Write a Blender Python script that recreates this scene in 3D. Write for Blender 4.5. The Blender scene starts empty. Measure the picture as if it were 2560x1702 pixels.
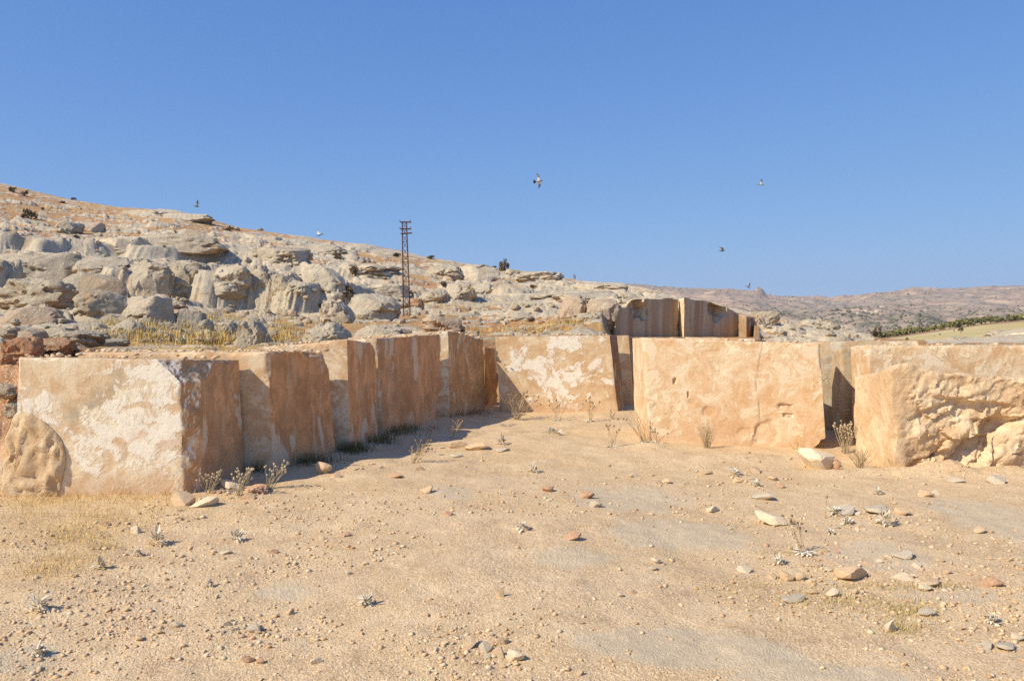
import bpy, bmesh, math, random
import numpy as np
from mathutils import Vector, Matrix, Euler

# ------------------------------------------------------------------ camera, sky, sun, exposure
SC = bpy.context.scene
COL = SC.collection
H = 1.8                      # eye height over the quarry floor
F = 2050.0                   # focal length in photograph pixels
TH = math.atan2(75.0, F)     # camera tilts down a little
CT, ST = math.cos(TH), math.sin(TH)
cam_d = bpy.data.cameras.new("camera")
cam_d.sensor_width = 36.0
cam_d.lens = 36.0 * F / 2560.0
cam_d.clip_start = 0.05
cam_d.clip_end = 20000.0
cam = bpy.data.objects.new("camera", cam_d)
cam.location = (0, 0, H)
cam.rotation_euler = (math.pi / 2 - TH, 0, 0)
COL.objects.link(cam)
SC.camera = cam

SUNV = Vector((-1.72, -1.0, 1.70)).normalized()      # towards the sun
SUN_EL = math.asin(SUNV.z)
SUN_AZ = math.atan2(SUNV.x, SUNV.y)                 # clockwise from +Y
world = bpy.data.worlds.new("World")
SC.world = world
world.use_nodes = True
wt = world.node_tree
wt.nodes.clear()
sky = wt.nodes.new("ShaderNodeTexSky")
sky.sky_type = 'NISHITA'
sky.sun_disc = False
sky.sun_elevation = SUN_EL
sky.sun_rotation = SUN_AZ
sky.altitude = 3000.0
sky.air_density = 0.6
sky.dust_density = 0.0
sky.ozone_density = 6.0
bg = wt.nodes.new("ShaderNodeBackground")
bg.inputs[1].default_value = 0.092
wo = wt.nodes.new("ShaderNodeOutputWorld")
# the camera's shoulder, channel by channel: bright sky near the horizon is compressed
sp = wt.nodes.new("ShaderNodeSeparateColor"); cb = wt.nodes.new("ShaderNodeCombineColor")
wt.links.new(sky.outputs[0], sp.inputs[0])
for k, (ga, gb) in enumerate(((5.3, 9.4), (7.5, 10.6), (15.0, 16.0))):
    m1 = wt.nodes.new("ShaderNodeMath"); m1.operation = 'MULTIPLY'; m1.inputs[1].default_value = ga * 0.06 * 10.0
    m2 = wt.nodes.new("ShaderNodeMath"); m2.operation = 'MULTIPLY_ADD'; m2.inputs[1].default_value = gb * 0.06; m2.inputs[2].default_value = 1.0
    m3 = wt.nodes.new("ShaderNodeMath"); m3.operation = 'DIVIDE'
    wt.links.new(sp.outputs[k], m1.inputs[0]); wt.links.new(sp.outputs[k], m2.inputs[0])
    wt.links.new(m1.outputs[0], m3.inputs[0]); wt.links.new(m2.outputs[0], m3.inputs[1])
    wt.links.new(m3.outputs[0], cb.inputs[k])
wt.links.new(cb.outputs[0], bg.inputs[0])
wt.links.new(bg.outputs[0], wo.inputs[0])

sun_d = bpy.data.lights.new("sun", 'SUN')
sun_d.energy = 5.0
sun_d.angle = math.radians(0.5)
sun_d.color = (1.0, 0.88, 0.71)
sun = bpy.data.objects.new("sun", sun_d)
sun.rotation_euler = SUNV.to_track_quat('Z', 'Y').to_euler()
COL.objects.link(sun)

SC.view_settings.view_transform = 'Standard'
SC.view_settings.look = 'None'
SC.view_settings.exposure = 0.12
SC.view_settings.gamma = 1.0
SC.view_settings.use_curve_mapping = False
SC.render.engine = 'CYCLES'
SC.cycles.use_denoising = False
SC.cycles.max_bounces = 5
SC.cycles.diffuse_bounces = 3
SC.cycles.volume_bounces = 0

# ------------------------------------------------------------------ helpers
rng = np.random.default_rng(7)
R = random.Random(11)

def ray(px, py):
    cx = (px - 1280.0) / F
    cy = (851.0 - py) / F
    return cx, CT + cy * ST, -ST + cy * CT

def at(px, py, D):
    """point seen at photograph pixel (px,py), D metres ahead"""
    x, y, z = ray(px, py)
    return Vector((x * D / y, D, H + z * D / y))

def on(px, py, z=0.0):
    x, y, zz = ray(px, py)
    t = (z - H) / zz
    return Vector((x * t, y * t, z))

def slope(py):
    cy = (851.0 - py) / F
    return (cy * CT - ST) / (CT + cy * ST)

def sstep(a, b, x):
    t = np.clip((x - a) / (b - a), 0, 1)
    return t * t * (3 - 2 * t)

def _h(ix, iy, iz, s):
    n = (ix.astype(np.int64) * 374761393 + iy.astype(np.int64) * 668265263 + iz.astype(np.int64) * 2147483647 + s * 1274126177) & 0xffffffff
    n = ((n ^ (n >> 13)) * 1274126177) & 0xffffffff
    n = ((n ^ (n >> 16)) * 2246822519) & 0xffffffff
    n = n ^ (n >> 15)
    return (n & 0xffffff) / float(0xffffff)

def vn2(x, y, s=0):
    ix = np.floor(x); iy = np.floor(y)
    fx = x - ix; fy = y - iy
    fx = fx * fx * fx * (fx * (fx * 6 - 15) + 10); fy = fy * fy * fy * (fy * (fy * 6 - 15) + 10)
    z = np.zeros_like(ix)
    a = _h(ix, iy, z, s); b = _h(ix + 1, iy, z, s); c = _h(ix, iy + 1, z, s); d = _h(ix + 1, iy + 1, z, s)
    return (a + (b - a) * fx) * (1 - fy) + (c + (d - c) * fx) * fy - 0.5

def fbm2(x, y, s=0, o=4, g=0.5):
    r = 0; a = 1.0
    for k in range(o):
        r = r + a * vn2(x * 2 ** k + 17.3 * k, y * 2 ** k - 9.1 * k, s + k)
        a *= g
    return r

def vn3(p, s=0):
    i = np.floor(p); f = p - i
    f = f * f * f * (f * (f * 6 - 15) + 10)
    r = 0
    for dx in (0, 1):
        wx = f[:, 0] if dx else 1 - f[:, 0]
        for dy in (0, 1):
            wy = f[:, 1] if dy else 1 - f[:, 1]
            for dz in (0, 1):
                wz = f[:, 2] if dz else 1 - f[:, 2]
                r = r + wx * wy * wz * _h(i[:, 0] + dx, i[:, 1] + dy, i[:, 2] + dz, s)
    return r - 0.5

def fbm3(p, s=0, o=4, g=0.5):
    r = 0; a = 1.0
    for k in range(o):
        r = r + a * vn3(p * 2 ** k + 13.7 * k, s + k)
        a *= g
    return r

def domes(x, y, cell, s, prob, sx=1.0):
    """heights 0..1 of rounded lumps scattered one per cell, and the id noise of the lump"""
    X = x * sx / cell; Y = y / cell
    ix = np.floor(X); iy = np.floor(Y)
    best = np.zeros_like(x)
    z = np.zeros_like(ix)
    for dx in (-1, 0, 1):
        for dy in (-1, 0, 1):
            jx = ix + dx; jy = iy + dy
            px = jx + _h(jx, jy, z, s) ; py = jy + _h(jx, jy, z, s + 1)
            live = _h(jx, jy, z, s + 2) < prob
            r = 0.35 + 0.5 * _h(jx, jy, z, s + 3)
            d2 = ((X - px) ** 2 + (Y - py) ** 2) / (r * r)
            hh = np.where(live & (d2 < 1), (1 - d2 ** 2) ** 0.7 * (0.35 + 0.65 * _h(jx, jy, z, s + 4)), 0) if True else 0
            best = np.maximum(best, np.nan_to_num(hh))
    return best

def facets(W, cell, seed, tilt=0.5, jump=1.0):
    """stone broken along random planes: piecewise flat heights in units of one cell"""
    P = W / cell
    i0 = np.floor(P)
    bd = np.full(len(W), 1e9); val = np.zeros(len(W))
    for a in (-1, 0, 1):
        for b in (-1, 0, 1):
            for c in (-1, 0, 1):
                j = i0 + np.array([a, b, c])
                r = [_h(j[:, 0], j[:, 1], j[:, 2], seed + k) for k in range(7)]
                q = j + np.stack(r[:3], 1)
                dv = P - q
                d = (dv ** 2).sum(1)
                m = d < bd
                v = jump * (r[3] - 0.5) + tilt * ((r[4] - 0.5) * dv[:, 0] + (r[5] - 0.5) * dv[:, 1] + (r[6] - 0.5) * dv[:, 2]) * 2
                val = np.where(m, v, val); bd = np.where(m, d, bd)
    return val

def mesh_np(name, verts, faces, smooth=True, attrs=None, mats=None, fmat=None):
    """faces: (n,3) or (n,4) array, or list of such arrays"""
    if not isinstance(faces, list):
        faces = [faces]
    me = bpy.data.meshes.new(name)
    nv = len(verts)
    me.vertices.add(nv)
    me.vertices.foreach_set("co", np.asarray(verts, dtype=np.float32).ravel())
    li = np.concatenate([f.ravel() for f in faces]).astype(np.int32)
    tot = np.concatenate([np.full(len(f), f.shape[1]) for f in faces]).astype(np.int32)
    st = np.concatenate([[0], np.cumsum(tot)[:-1]]).astype(np.int32)
    me.loops.add(len(li)); me.loops.foreach_set("vertex_index", li)
    me.polygons.add(len(tot)); me.polygons.foreach_set("loop_start", st); me.polygons.foreach_set("loop_total", tot)
    if smooth:
        me.polygons.foreach_set("use_smooth", np.ones(len(tot), dtype=bool))
    if fmat is not None:
        me.polygons.foreach_set("material_index", np.asarray(fmat, dtype=np.int32))
    if attrs:
        for k, v in attrs.items():
            a = me.attributes.new(k, 'FLOAT', 'POINT')
            a.data.foreach_set("value", np.asarray(v, dtype=np.float32).ravel())
    for m in (mats or []):
        me.materials.append(m)
    me.update(); me.validate()
    return me

def link(name, me, loc=(0, 0, 0), parent=None):
    o = bpy.data.objects.new(name, me)
    o.location = loc
    if parent is not None:
        o.parent = parent
    COL.objects.link(o)
    return o

def tag(o, label=None, cat=None, group=None, kind=None):
    if label: o['label'] = label
    if cat: o['category'] = cat
    if group: o['group'] = group
    if kind: o['kind'] = kind
    return o

def empty(name, loc, label, cat, group=None):
    o = bpy.data.objects.new(name, None)
    o.location = loc
    o.empty_display_size = 0.2
    COL.objects.link(o)
    return tag(o, label, cat, group)

def ico(sub):
    bm = bmesh.new()
    bmesh.ops.create_icosphere(bm, subdivisions=sub, radius=1.0)
    bm.verts.ensure_lookup_table()
    v = np.array([p.co[:] for p in bm.verts]); f = np.array([[q.index for q in p.verts] for p in bm.faces])
    bm.free()
    return v, f
ICO = {k: ico(k) for k in (1, 2, 3, 4, 5)}

# ------------------------------------------------------------------ materials
WARM = (1.03, 0.99, 0.85)      # white balance against the blue sky light, multiplied into base colours
class NT:
    def __init__(s, name):
        s.m = bpy.data.materials.new(name); s.m.use_nodes = True
        s.t = s.m.node_tree; s.t.nodes.clear()
        s.out = s.t.nodes.new("ShaderNodeOutputMaterial")
        s.b = s.t.nodes.new("ShaderNodeBsdfPrincipled")
        s.b.inputs['Roughness'].default_value = 0.95
        s.b.inputs['Specular IOR Level'].default_value = 0.15
        s.t.links.new(s.b.outputs[0], s.out.inputs[0])
        s.tc = s.t.nodes.new("ShaderNodeTexCoord")
        s.obj = s.tc.outputs['Object']
    def n(s, ty): return s.t.nodes.new(ty)
    def put(s, sock, v):
        if v is None: return
        if hasattr(v, 'is_output'): s.t.links.new(v, sock)
        elif isinstance(v, (tuple, list)) and sock.type == 'RGBA': sock.default_value = tuple(v)[:3] + (1,)
        else: sock.default_value = v
    def mapv(s, vec, loc=(0, 0, 0), sc=(1, 1, 1)):
        m = s.n("ShaderNodeMapping"); s.put(m.inputs[0], vec)
        m.inputs['Location'].default_value = loc; m.inputs['Scale'].default_value = sc
        return m.outputs[0]
    def noise(s, vec, scale, det=6, rough=0.55, dist=0.0):
        m = s.n("ShaderNodeTexNoise"); s.put(m.inputs['Vector'], vec)
        m.inputs['Scale'].default_value = scale; m.inputs['Detail'].default_value = det
        m.inputs['Roughness'].default_value = rough; m.inputs['Distortion'].default_value = dist
        return m.outputs[0]
    def vor(s, vec, scale, feat='F1', rnd=1.0):
        m = s.n("ShaderNodeTexVoronoi"); m.feature = feat; s.put(m.inputs['Vector'], vec)
        m.inputs['Scale'].default_value = scale; m.inputs['Randomness'].default_value = rnd
        return m.outputs['Distance'], m.outputs.get('Color')
    def rng(s, v, a, b, c=0.0, d=1.0, smooth=True):
        m = s.n("ShaderNodeMapRange"); s.put(m.inputs[0], v)
        if smooth: m.interpolation_type = 'SMOOTHSTEP'
        for i, q in zip((1, 2, 3, 4), (a, b, c, d)): s.put(m.inputs[i], q)
        return m.outputs[0]
    def ramp(s, v, stops):
        m = s.n("ShaderNodeValToRGB"); s.put(m.inputs[0], v)
        e = m.color_ramp.elements
        while len(e) < len(stops): e.new(0.5)
        for k, (p, c) in zip(e, stops):
            k.position = p; k.color = tuple(c) + (1,)
        return m.outputs[0]
    def mix(s, f, a, b, mode='MIX'):
        m = s.n("ShaderNodeMix"); m.data_type = 'RGBA'; m.blend_type = mode
        s.put(m.inputs[0], f); s.put(m.inputs[6], a); s.put(m.inputs[7], b)
        return m.outputs[2]
    def math(s, op, a, b=0.0, cl=False):
        m = s.n("ShaderNodeMath"); m.operation = op; m.use_clamp = cl
        s.put(m.inputs[0], a); s.put(m.inputs[1], b)
        return m.outputs[0]
    def attr(s, name):
        m = s.n("ShaderNodeAttribute"); m.attribute_name = name
        return m.outputs['Fac']
    def sep(s, v):
        m = s.n("ShaderNodeSeparateXYZ"); s.put(m.inputs[0], v)
        return m.outputs
    def bump(s, h, st=0.5, dist=0.02, prev=None):
        m = s.n("ShaderNodeBump"); m.inputs['Strength'].default_value = st; m.inputs['Distance'].default_value = dist
        s.put(m.inputs['Height'], h)
        if prev is not None: s.put(m.inputs['Normal'], prev)
        return m.outputs[0]
    def done(s, col, normal=None, rough=None):
        if hasattr(col, 'is_output'):
            col = s.mix(1.0, col, WARM, 'MULTIPLY')
        s.put(s.b.inputs['Base Color'], col)
        s.put(s.b.inputs['Normal'], normal)
        s.put(s.b.inputs['Roughness'], rough)
        return s.m

def mat_plain(name, col, var=0.25, scale=8.0, rough=0.9):
    t = NT(name)
    n = t.noise(t.obj, scale, 5)
    c = t.mix(t.rng(n, 0.3, 0.7), tuple(x * (1 - var) for x in col), tuple(x * (1 + var) for x in col))
    return t.done(c, None, rough)

def mat_sawn(name, seed, base=(0.60, 0.37, 0.20), pale=(0.70, 0.53, 0.35), white=(0.84, 0.77, 0.65), wt=0.56, ww=0.05,
             wc=None, wr=1.0, wk=0.0, grey=(0.44, 0.41, 0.34), gt=0.62, side=(0.50, 0.29, 0.155), groove_dark=False):
    """sawn limestone: ochre skin, flaked white patches, grey weathering; streaked down the sides"""
    t = NT(name)
    o = t.mapv(t.obj, (seed * 7.31, seed * 3.17, seed * 1.93))
    n1 = t.noise(o, 1.5, 13, 0.62, 0.5)
    n2 = t.noise(o, 3.1, 9, 0.6, 0.8)
    n3 = t.noise(o, 70.0, 4, 0.6)
    n4 = t.noise(t.mapv(o, (5, 2, 9)), 0.9, 9, 0.58, 0.7)
    n5 = t.noise(o, 14.0, 7, 0.7)
    st = t.noise(t.mapv(o, (0, 0, 0), (5.5, 5.5, 1.7)), 1.0, 9, 0.64, 0.6)
    st2 = t.noise(t.mapv(o, (3, 8, 1), (2.6, 2.6, 0.5)), 1.6, 10, 0.6, 0.9)
    # front faces
    front = t.mix(t.rng(n2, 0.36, 0.66), base, pale)
    front = t.mix(t.rng(n5, 0.5, 0.72, 0, 0.55), front, tuple(x * 1.12 for x in pale))
    front = t.mix(t.rng(n5, 0.44, 0.28, 0, 0.6), front, tuple(x * 0.72 for x in base))
    front = t.mix(t.rng(n4, gt, gt + 0.12, 0, 0.8), front, grey)
    n6 = t.noise(t.mapv(o, (2, 6, 4)), 6.5, 9, 0.62, 0.6)
    f = t.math('ADD', t.math('MULTIPLY', n1, 0.6), t.math('MULTIPLY', n6, 0.4))
    if wc is not None:
        d = t.n("ShaderNodeVectorMath"); d.operation = 'DISTANCE'
        t.put(d.inputs[0], t.obj); d.inputs[1].default_value = wc
        f = t.math('ADD', f, t.rng(d.outputs['Value'], 0.0, wr, wk, -wk, False))
    wmask = t.math('MULTIPLY', t.rng(f, wt, wt + ww), t.rng(n5, 0.30, 0.42, 0.45, 1))
    front = t.mix(wmask, front, white)
    n7 = t.noise(t.mapv(o, (8, 1, 3)), 3.6, 12, 0.66, 0.8)
    front = t.mix(t.math('MULTIPLY', t.rng(n7, 0.535, 0.56), t.math('SUBTRACT', 1.0, wmask)), front, tuple(min(0.9, x * k) for x, k in zip(pale, (1.06, 1.12, 1.2))))
    front = t.mix(t.rng(n7, 0.455, 0.41, 0, 0.55), front, tuple(x * k for x, k in zip(base, (0.88, 0.80, 0.70))))
    run = t.noise(t.mapv(o, (1, 5, 2), (9.0, 9.0, 0.5)), 1.0, 6, 0.6, 0.2)
    front = t.mix(t.rng(run, 0.60, 0.74, 0, 0.35), front, (0.46, 0.36, 0.25))
    pv_, _ = t.vor(t.mapv(o, (4, 4, 4)), 24.0)
    pitm = t.math('MULTIPLY', t.rng(pv_, 0.16, 0.05), t.rng(n4, 0.48, 0.6))
    front = t.mix(t.math('MULTIPLY', pitm, 0.7), front, (0.33, 0.23, 0.15))
    # faces turned to the right: brown with runs down them
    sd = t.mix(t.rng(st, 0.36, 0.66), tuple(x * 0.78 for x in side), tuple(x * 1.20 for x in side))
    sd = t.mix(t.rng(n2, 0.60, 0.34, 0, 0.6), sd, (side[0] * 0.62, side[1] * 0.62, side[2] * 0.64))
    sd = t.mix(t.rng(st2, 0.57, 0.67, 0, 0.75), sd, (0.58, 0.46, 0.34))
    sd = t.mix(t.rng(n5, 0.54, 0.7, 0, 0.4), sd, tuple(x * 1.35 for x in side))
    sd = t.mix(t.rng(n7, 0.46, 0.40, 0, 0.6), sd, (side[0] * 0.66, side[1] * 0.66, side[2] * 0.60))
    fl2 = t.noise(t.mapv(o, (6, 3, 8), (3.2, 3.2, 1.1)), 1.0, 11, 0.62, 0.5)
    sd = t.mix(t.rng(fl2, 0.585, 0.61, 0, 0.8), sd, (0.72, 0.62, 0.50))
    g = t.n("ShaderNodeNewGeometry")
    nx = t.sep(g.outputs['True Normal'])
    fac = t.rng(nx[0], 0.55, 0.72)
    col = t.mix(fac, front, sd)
    # loose rubble and dust on top
    top = t.mix(t.rng(n5, 0.4, 0.62), (0.46, 0.30, 0.20), (0.62, 0.50, 0.38))
    col = t.mix(t.rng(nx[2], 0.6, 0.85), col, top)
    col = t.mix(t.rng(n3, 0.35, 0.75, 0.0, 0.30), col, t.mix(1.0, col, (0.55, 0.50, 0.45), 'MULTIPLY'))
    # dust splashed up from the floor
    z = t.sep(t.obj)[2]
    zz = t.math('ADD', z, t.math('MULTIPLY', n2, 0.5))
    col = t.mix(t.rng(zz, 0.52, 0.26, 0, 0.55), col, (0.62, 0.42, 0.28))
    h = t.math('ADD', t.math('MULTIPLY', n5, 0.6), t.math('MULTIPLY', n3, 0.25))
    h = t.math('ADD', h, t.math('MULTIPLY', wmask, 0.35))
    h = t.math('ADD', h, t.math('MULTIPLY', pitm, -0.8))
    return t.done(col, t.bump(h, 0.55, 0.02))

def mat_rough(name, seed, a=(0.60, 0.40, 0.23), b=(0.68, 0.54, 0.38), dark=(0.36, 0.23, 0.14), sc=1.0):
    t = NT(name)
    o = t.mapv(t.obj, (seed * 5.1, seed * 2.3, seed))
    n1 = t.noise(o, 2.2 * sc, 11, 0.62, 0.6)
    n2 = t.noise(o, 13.0 * sc, 8, 0.66, 0.3)
    n3 = t.noise(o, 60.0 * sc, 5, 0.6)
    c = t.mix(t.rng(n1, 0.38, 0.62), a, b)
    c = t.mix(t.rng(n2, 0.47, 0.32, 0, 0.6), c, dark)
    c = t.mix(t.rng(n2, 0.60, 0.72, 0, 0.55), c, (0.78, 0.69, 0.55))
    h = t.math('ADD', t.math('MULTIPLY', n2, 0.8), t.math('MULTIPLY', n3, 0.3))
    return t.done(c, t.bump(h, 0.7, 0.04 / sc))

def mat_karst(name, seed, cream=(0.56, 0.495, 0.405), grey=(0.43, 0.385, 0.325), sc=1.0, stain=(0.46, 0.31, 0.19)):
    """weathered grey limestone, pitted and lichen-stained"""
    t = NT(name)
    g = t.n("ShaderNodeNewGeometry")
    o = t.mapv(g.outputs['Position'], (seed * 5.1, seed * 2.3, seed))
    n1 = t.noise(o, 0.35 * sc, 9, 0.6, 0.4)
    n2 = t.noise(o, 1.6 * sc, 10, 0.68, 0.3)
    n3 = t.noise(o, 7.0 * sc, 8, 0.72)
    v, _ = t.vor(o, 1.3 * sc)
    c = t.mix(t.rng(n1, 0.38, 0.62), cream, grey)
    c = t.mix(t.rng(n2, 0.52, 0.66, 0, 0.65), c, (0.64, 0.58, 0.47))
    c = t.mix(t.rng(n2, 0.47, 0.34, 0, 0.6), c, (0.33, 0.29, 0.24))
    c = t.mix(t.rng(n3, 0.43, 0.30, 0, 0.75), c, (0.17, 0.15, 0.12))
    c = t.mix(t.rng(n1, 0.56, 0.68, 0, 0.5), c, stain)
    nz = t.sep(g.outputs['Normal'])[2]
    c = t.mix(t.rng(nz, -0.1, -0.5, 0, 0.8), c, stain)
    h = t.math('ADD', n2, t.math('MULTIPLY', n3, 0.5))
    return t.done(c, t.bump(h, 0.9, 0.25 / sc))

# ------------------------------------------------------------------ the lie of the land
RK = np.array([  # u (photo column), skyline row, skyline distance, profile power
    (-2500, 150, 260, 1.3), (-900, 330, 230, 1.35), (0, 455, 200, 1.4), (100, 479, 197, 1.4), (180, 497, 195, 1.4), (300, 517, 190, 1.4),
    (440, 525, 185, 1.45), (520, 546, 180, 1.5), (600, 568, 178, 1.55), (700, 583, 175, 1.6), (800, 597, 172, 1.7), (900, 609, 168, 1.8),
    (1000, 625, 164, 1.9), (1060, 641, 160, 1.9), (1150, 656, 156, 1.85), (1245, 673, 152, 1.8), (1330, 680, 148, 1.7), (1400, 692, 142, 1.2),
    (1480, 706, 132, 0.75), (1560, 714, 122, 0.5), (1640, 727, 112, 0.35), (1700, 745, 95, 0.3), (1760, 757, 86, 0.3), (1850, 779, 76, 0.4),
    (1910, 789, 71, 0.8), (2000, 801, 66, 1.0), (2100, 822, 62, 1.1), (2190, 845, 58, 1.2), (2230, 866, 55, 1.2), (2375, 866, 50, 1.2), (2400, 857, 47, 1.0), (2478, 839, 46, 1.0), (2516, 828, 45, 1.0),
    (2560, 820, 44, 1.0), (2800, 800, 44, 1.0), (5200, 760, 60, 1.0)], dtype=float)
BK = np.array([  # u, base distance, base row, ramp length
    (-2500, 15, 880, 4), (0, 15, 872, 4), (300, 15, 866, 4), (600, 16, 862, 4), (900, 17, 846, 4), (1100, 19, 836, 3), (1400, 19.5, 836, 3), (1520, 24, 838, 6),
    (1600, 36, 842, 12), (1900, 36, 842, 12), (2200, 38, 850, 12), (2560, 36, 846, 12), (5200, 36, 850, 12)], dtype=float)

def wall_y(x):
    """line of the sawn quarry face"""
    return 42.0 + (x - 5.2) * 0.83

def ledge_line(x, k):
    if k == 0:
        return 63 + 7 * fbm2(x * 0.11, x * 0 + 3, 401, 2) + 3.2 * fbm2(x * 0.33, x * 0 + 5, 403, 2) + 0.8 * np.abs(fbm2(x * 2.2, x * 0 + 1, 405, 2))
    if k == 1:
        return 104 + 12 * fbm2(x * 0.07, x * 0 + 7, 411, 2) + 4 * fbm2(x * 0.22, x * 0 + 9, 413, 2) + 0.9 * np.abs(fbm2(x * 1.3, x * 0 + 1, 415, 2))
    return 43 + 6 * fbm2(x * 0.15, x * 0 + 11, 421, 2) + 2.4 * fbm2(x * 0.5, x * 0 + 13, 423, 2) + 0.5 * np.abs(fbm2(x * 2.4, x * 0 + 1, 425, 2))
LEDGES = ((0, 2.3, 1.1, 44, 88, 860, 1010), (1, 1.7, 1.6, 86, 128, 900, 1150), (2, 0.8, 0.8, 36, 56, 250, 420))

def land(x, y):
    """large shape of the ground, no small relief"""
    y = np.maximum(y, 0.5)
    u = 1280 + F * x / y
    i = lambda k, T: np.interp(u, T[:, 0], T[:, k])
    yr, Dr, p = i(1, RK), i(2, RK), i(3, RK)
    Db, yb, rl = i(1, BK), i(2, BK), i(3, BK)
    er = slope(yr); eb = slope(yb)
    t = np.clip(np.log(np.maximum(y, Db) / Db) / np.log(Dr / Db), 0, 1)
    e = eb + (er - eb) * t ** p
    zin = H + e * y
    zb = H + eb * Db
    q = np.minimum((y - 8.6) * 0.476 - (x + 4.2) * 0.879 + 0.0, (y - 10.0) * 0.8)   # behind the left row of blocks
    q = np.where(u > 1300, 9.0, q)
    ramp = sstep(Db - rl, Db, y)
    left = sstep(0.0, 1.5, q) * sstep(900, 300, u)
    ramp = np.maximum(ramp, left)
    z = np.where(y < Db, zb * ramp * np.where(left > 0, np.clip(0.55 + 0.45 * y / Db, 0, 1), 1), zin)
    for k, A, wd, y0, y1, ua, ub in LEDGES:
        yl = ledge_line(x, k)
        z = z + A * sstep(ub, ua, u) * (sstep(yl - wd, yl + wd, y) - np.clip((y - y0) / (y1 - y0), 0, 1))
    # behind the skyline the ground falls away to the valley
    over = y - Dr
    zr = H + er * Dr
    z = np.where(over > 0, np.maximum(zr - 0.02 * over - 0.0028 * over ** 2, -14.0 - 0.01 * y), z)
    # floor of the second pit, in front of its sawn face
    m = sstep(1500, 1535, u) * (u < 1885) * (y < wall_y(x) + 0.9) * (y > 20)
    low = H + slope(843.0) * y
    z = np.where(m > 0, z * (1 - m) + np.minimum(z, low) * m, z)
    return z

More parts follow.
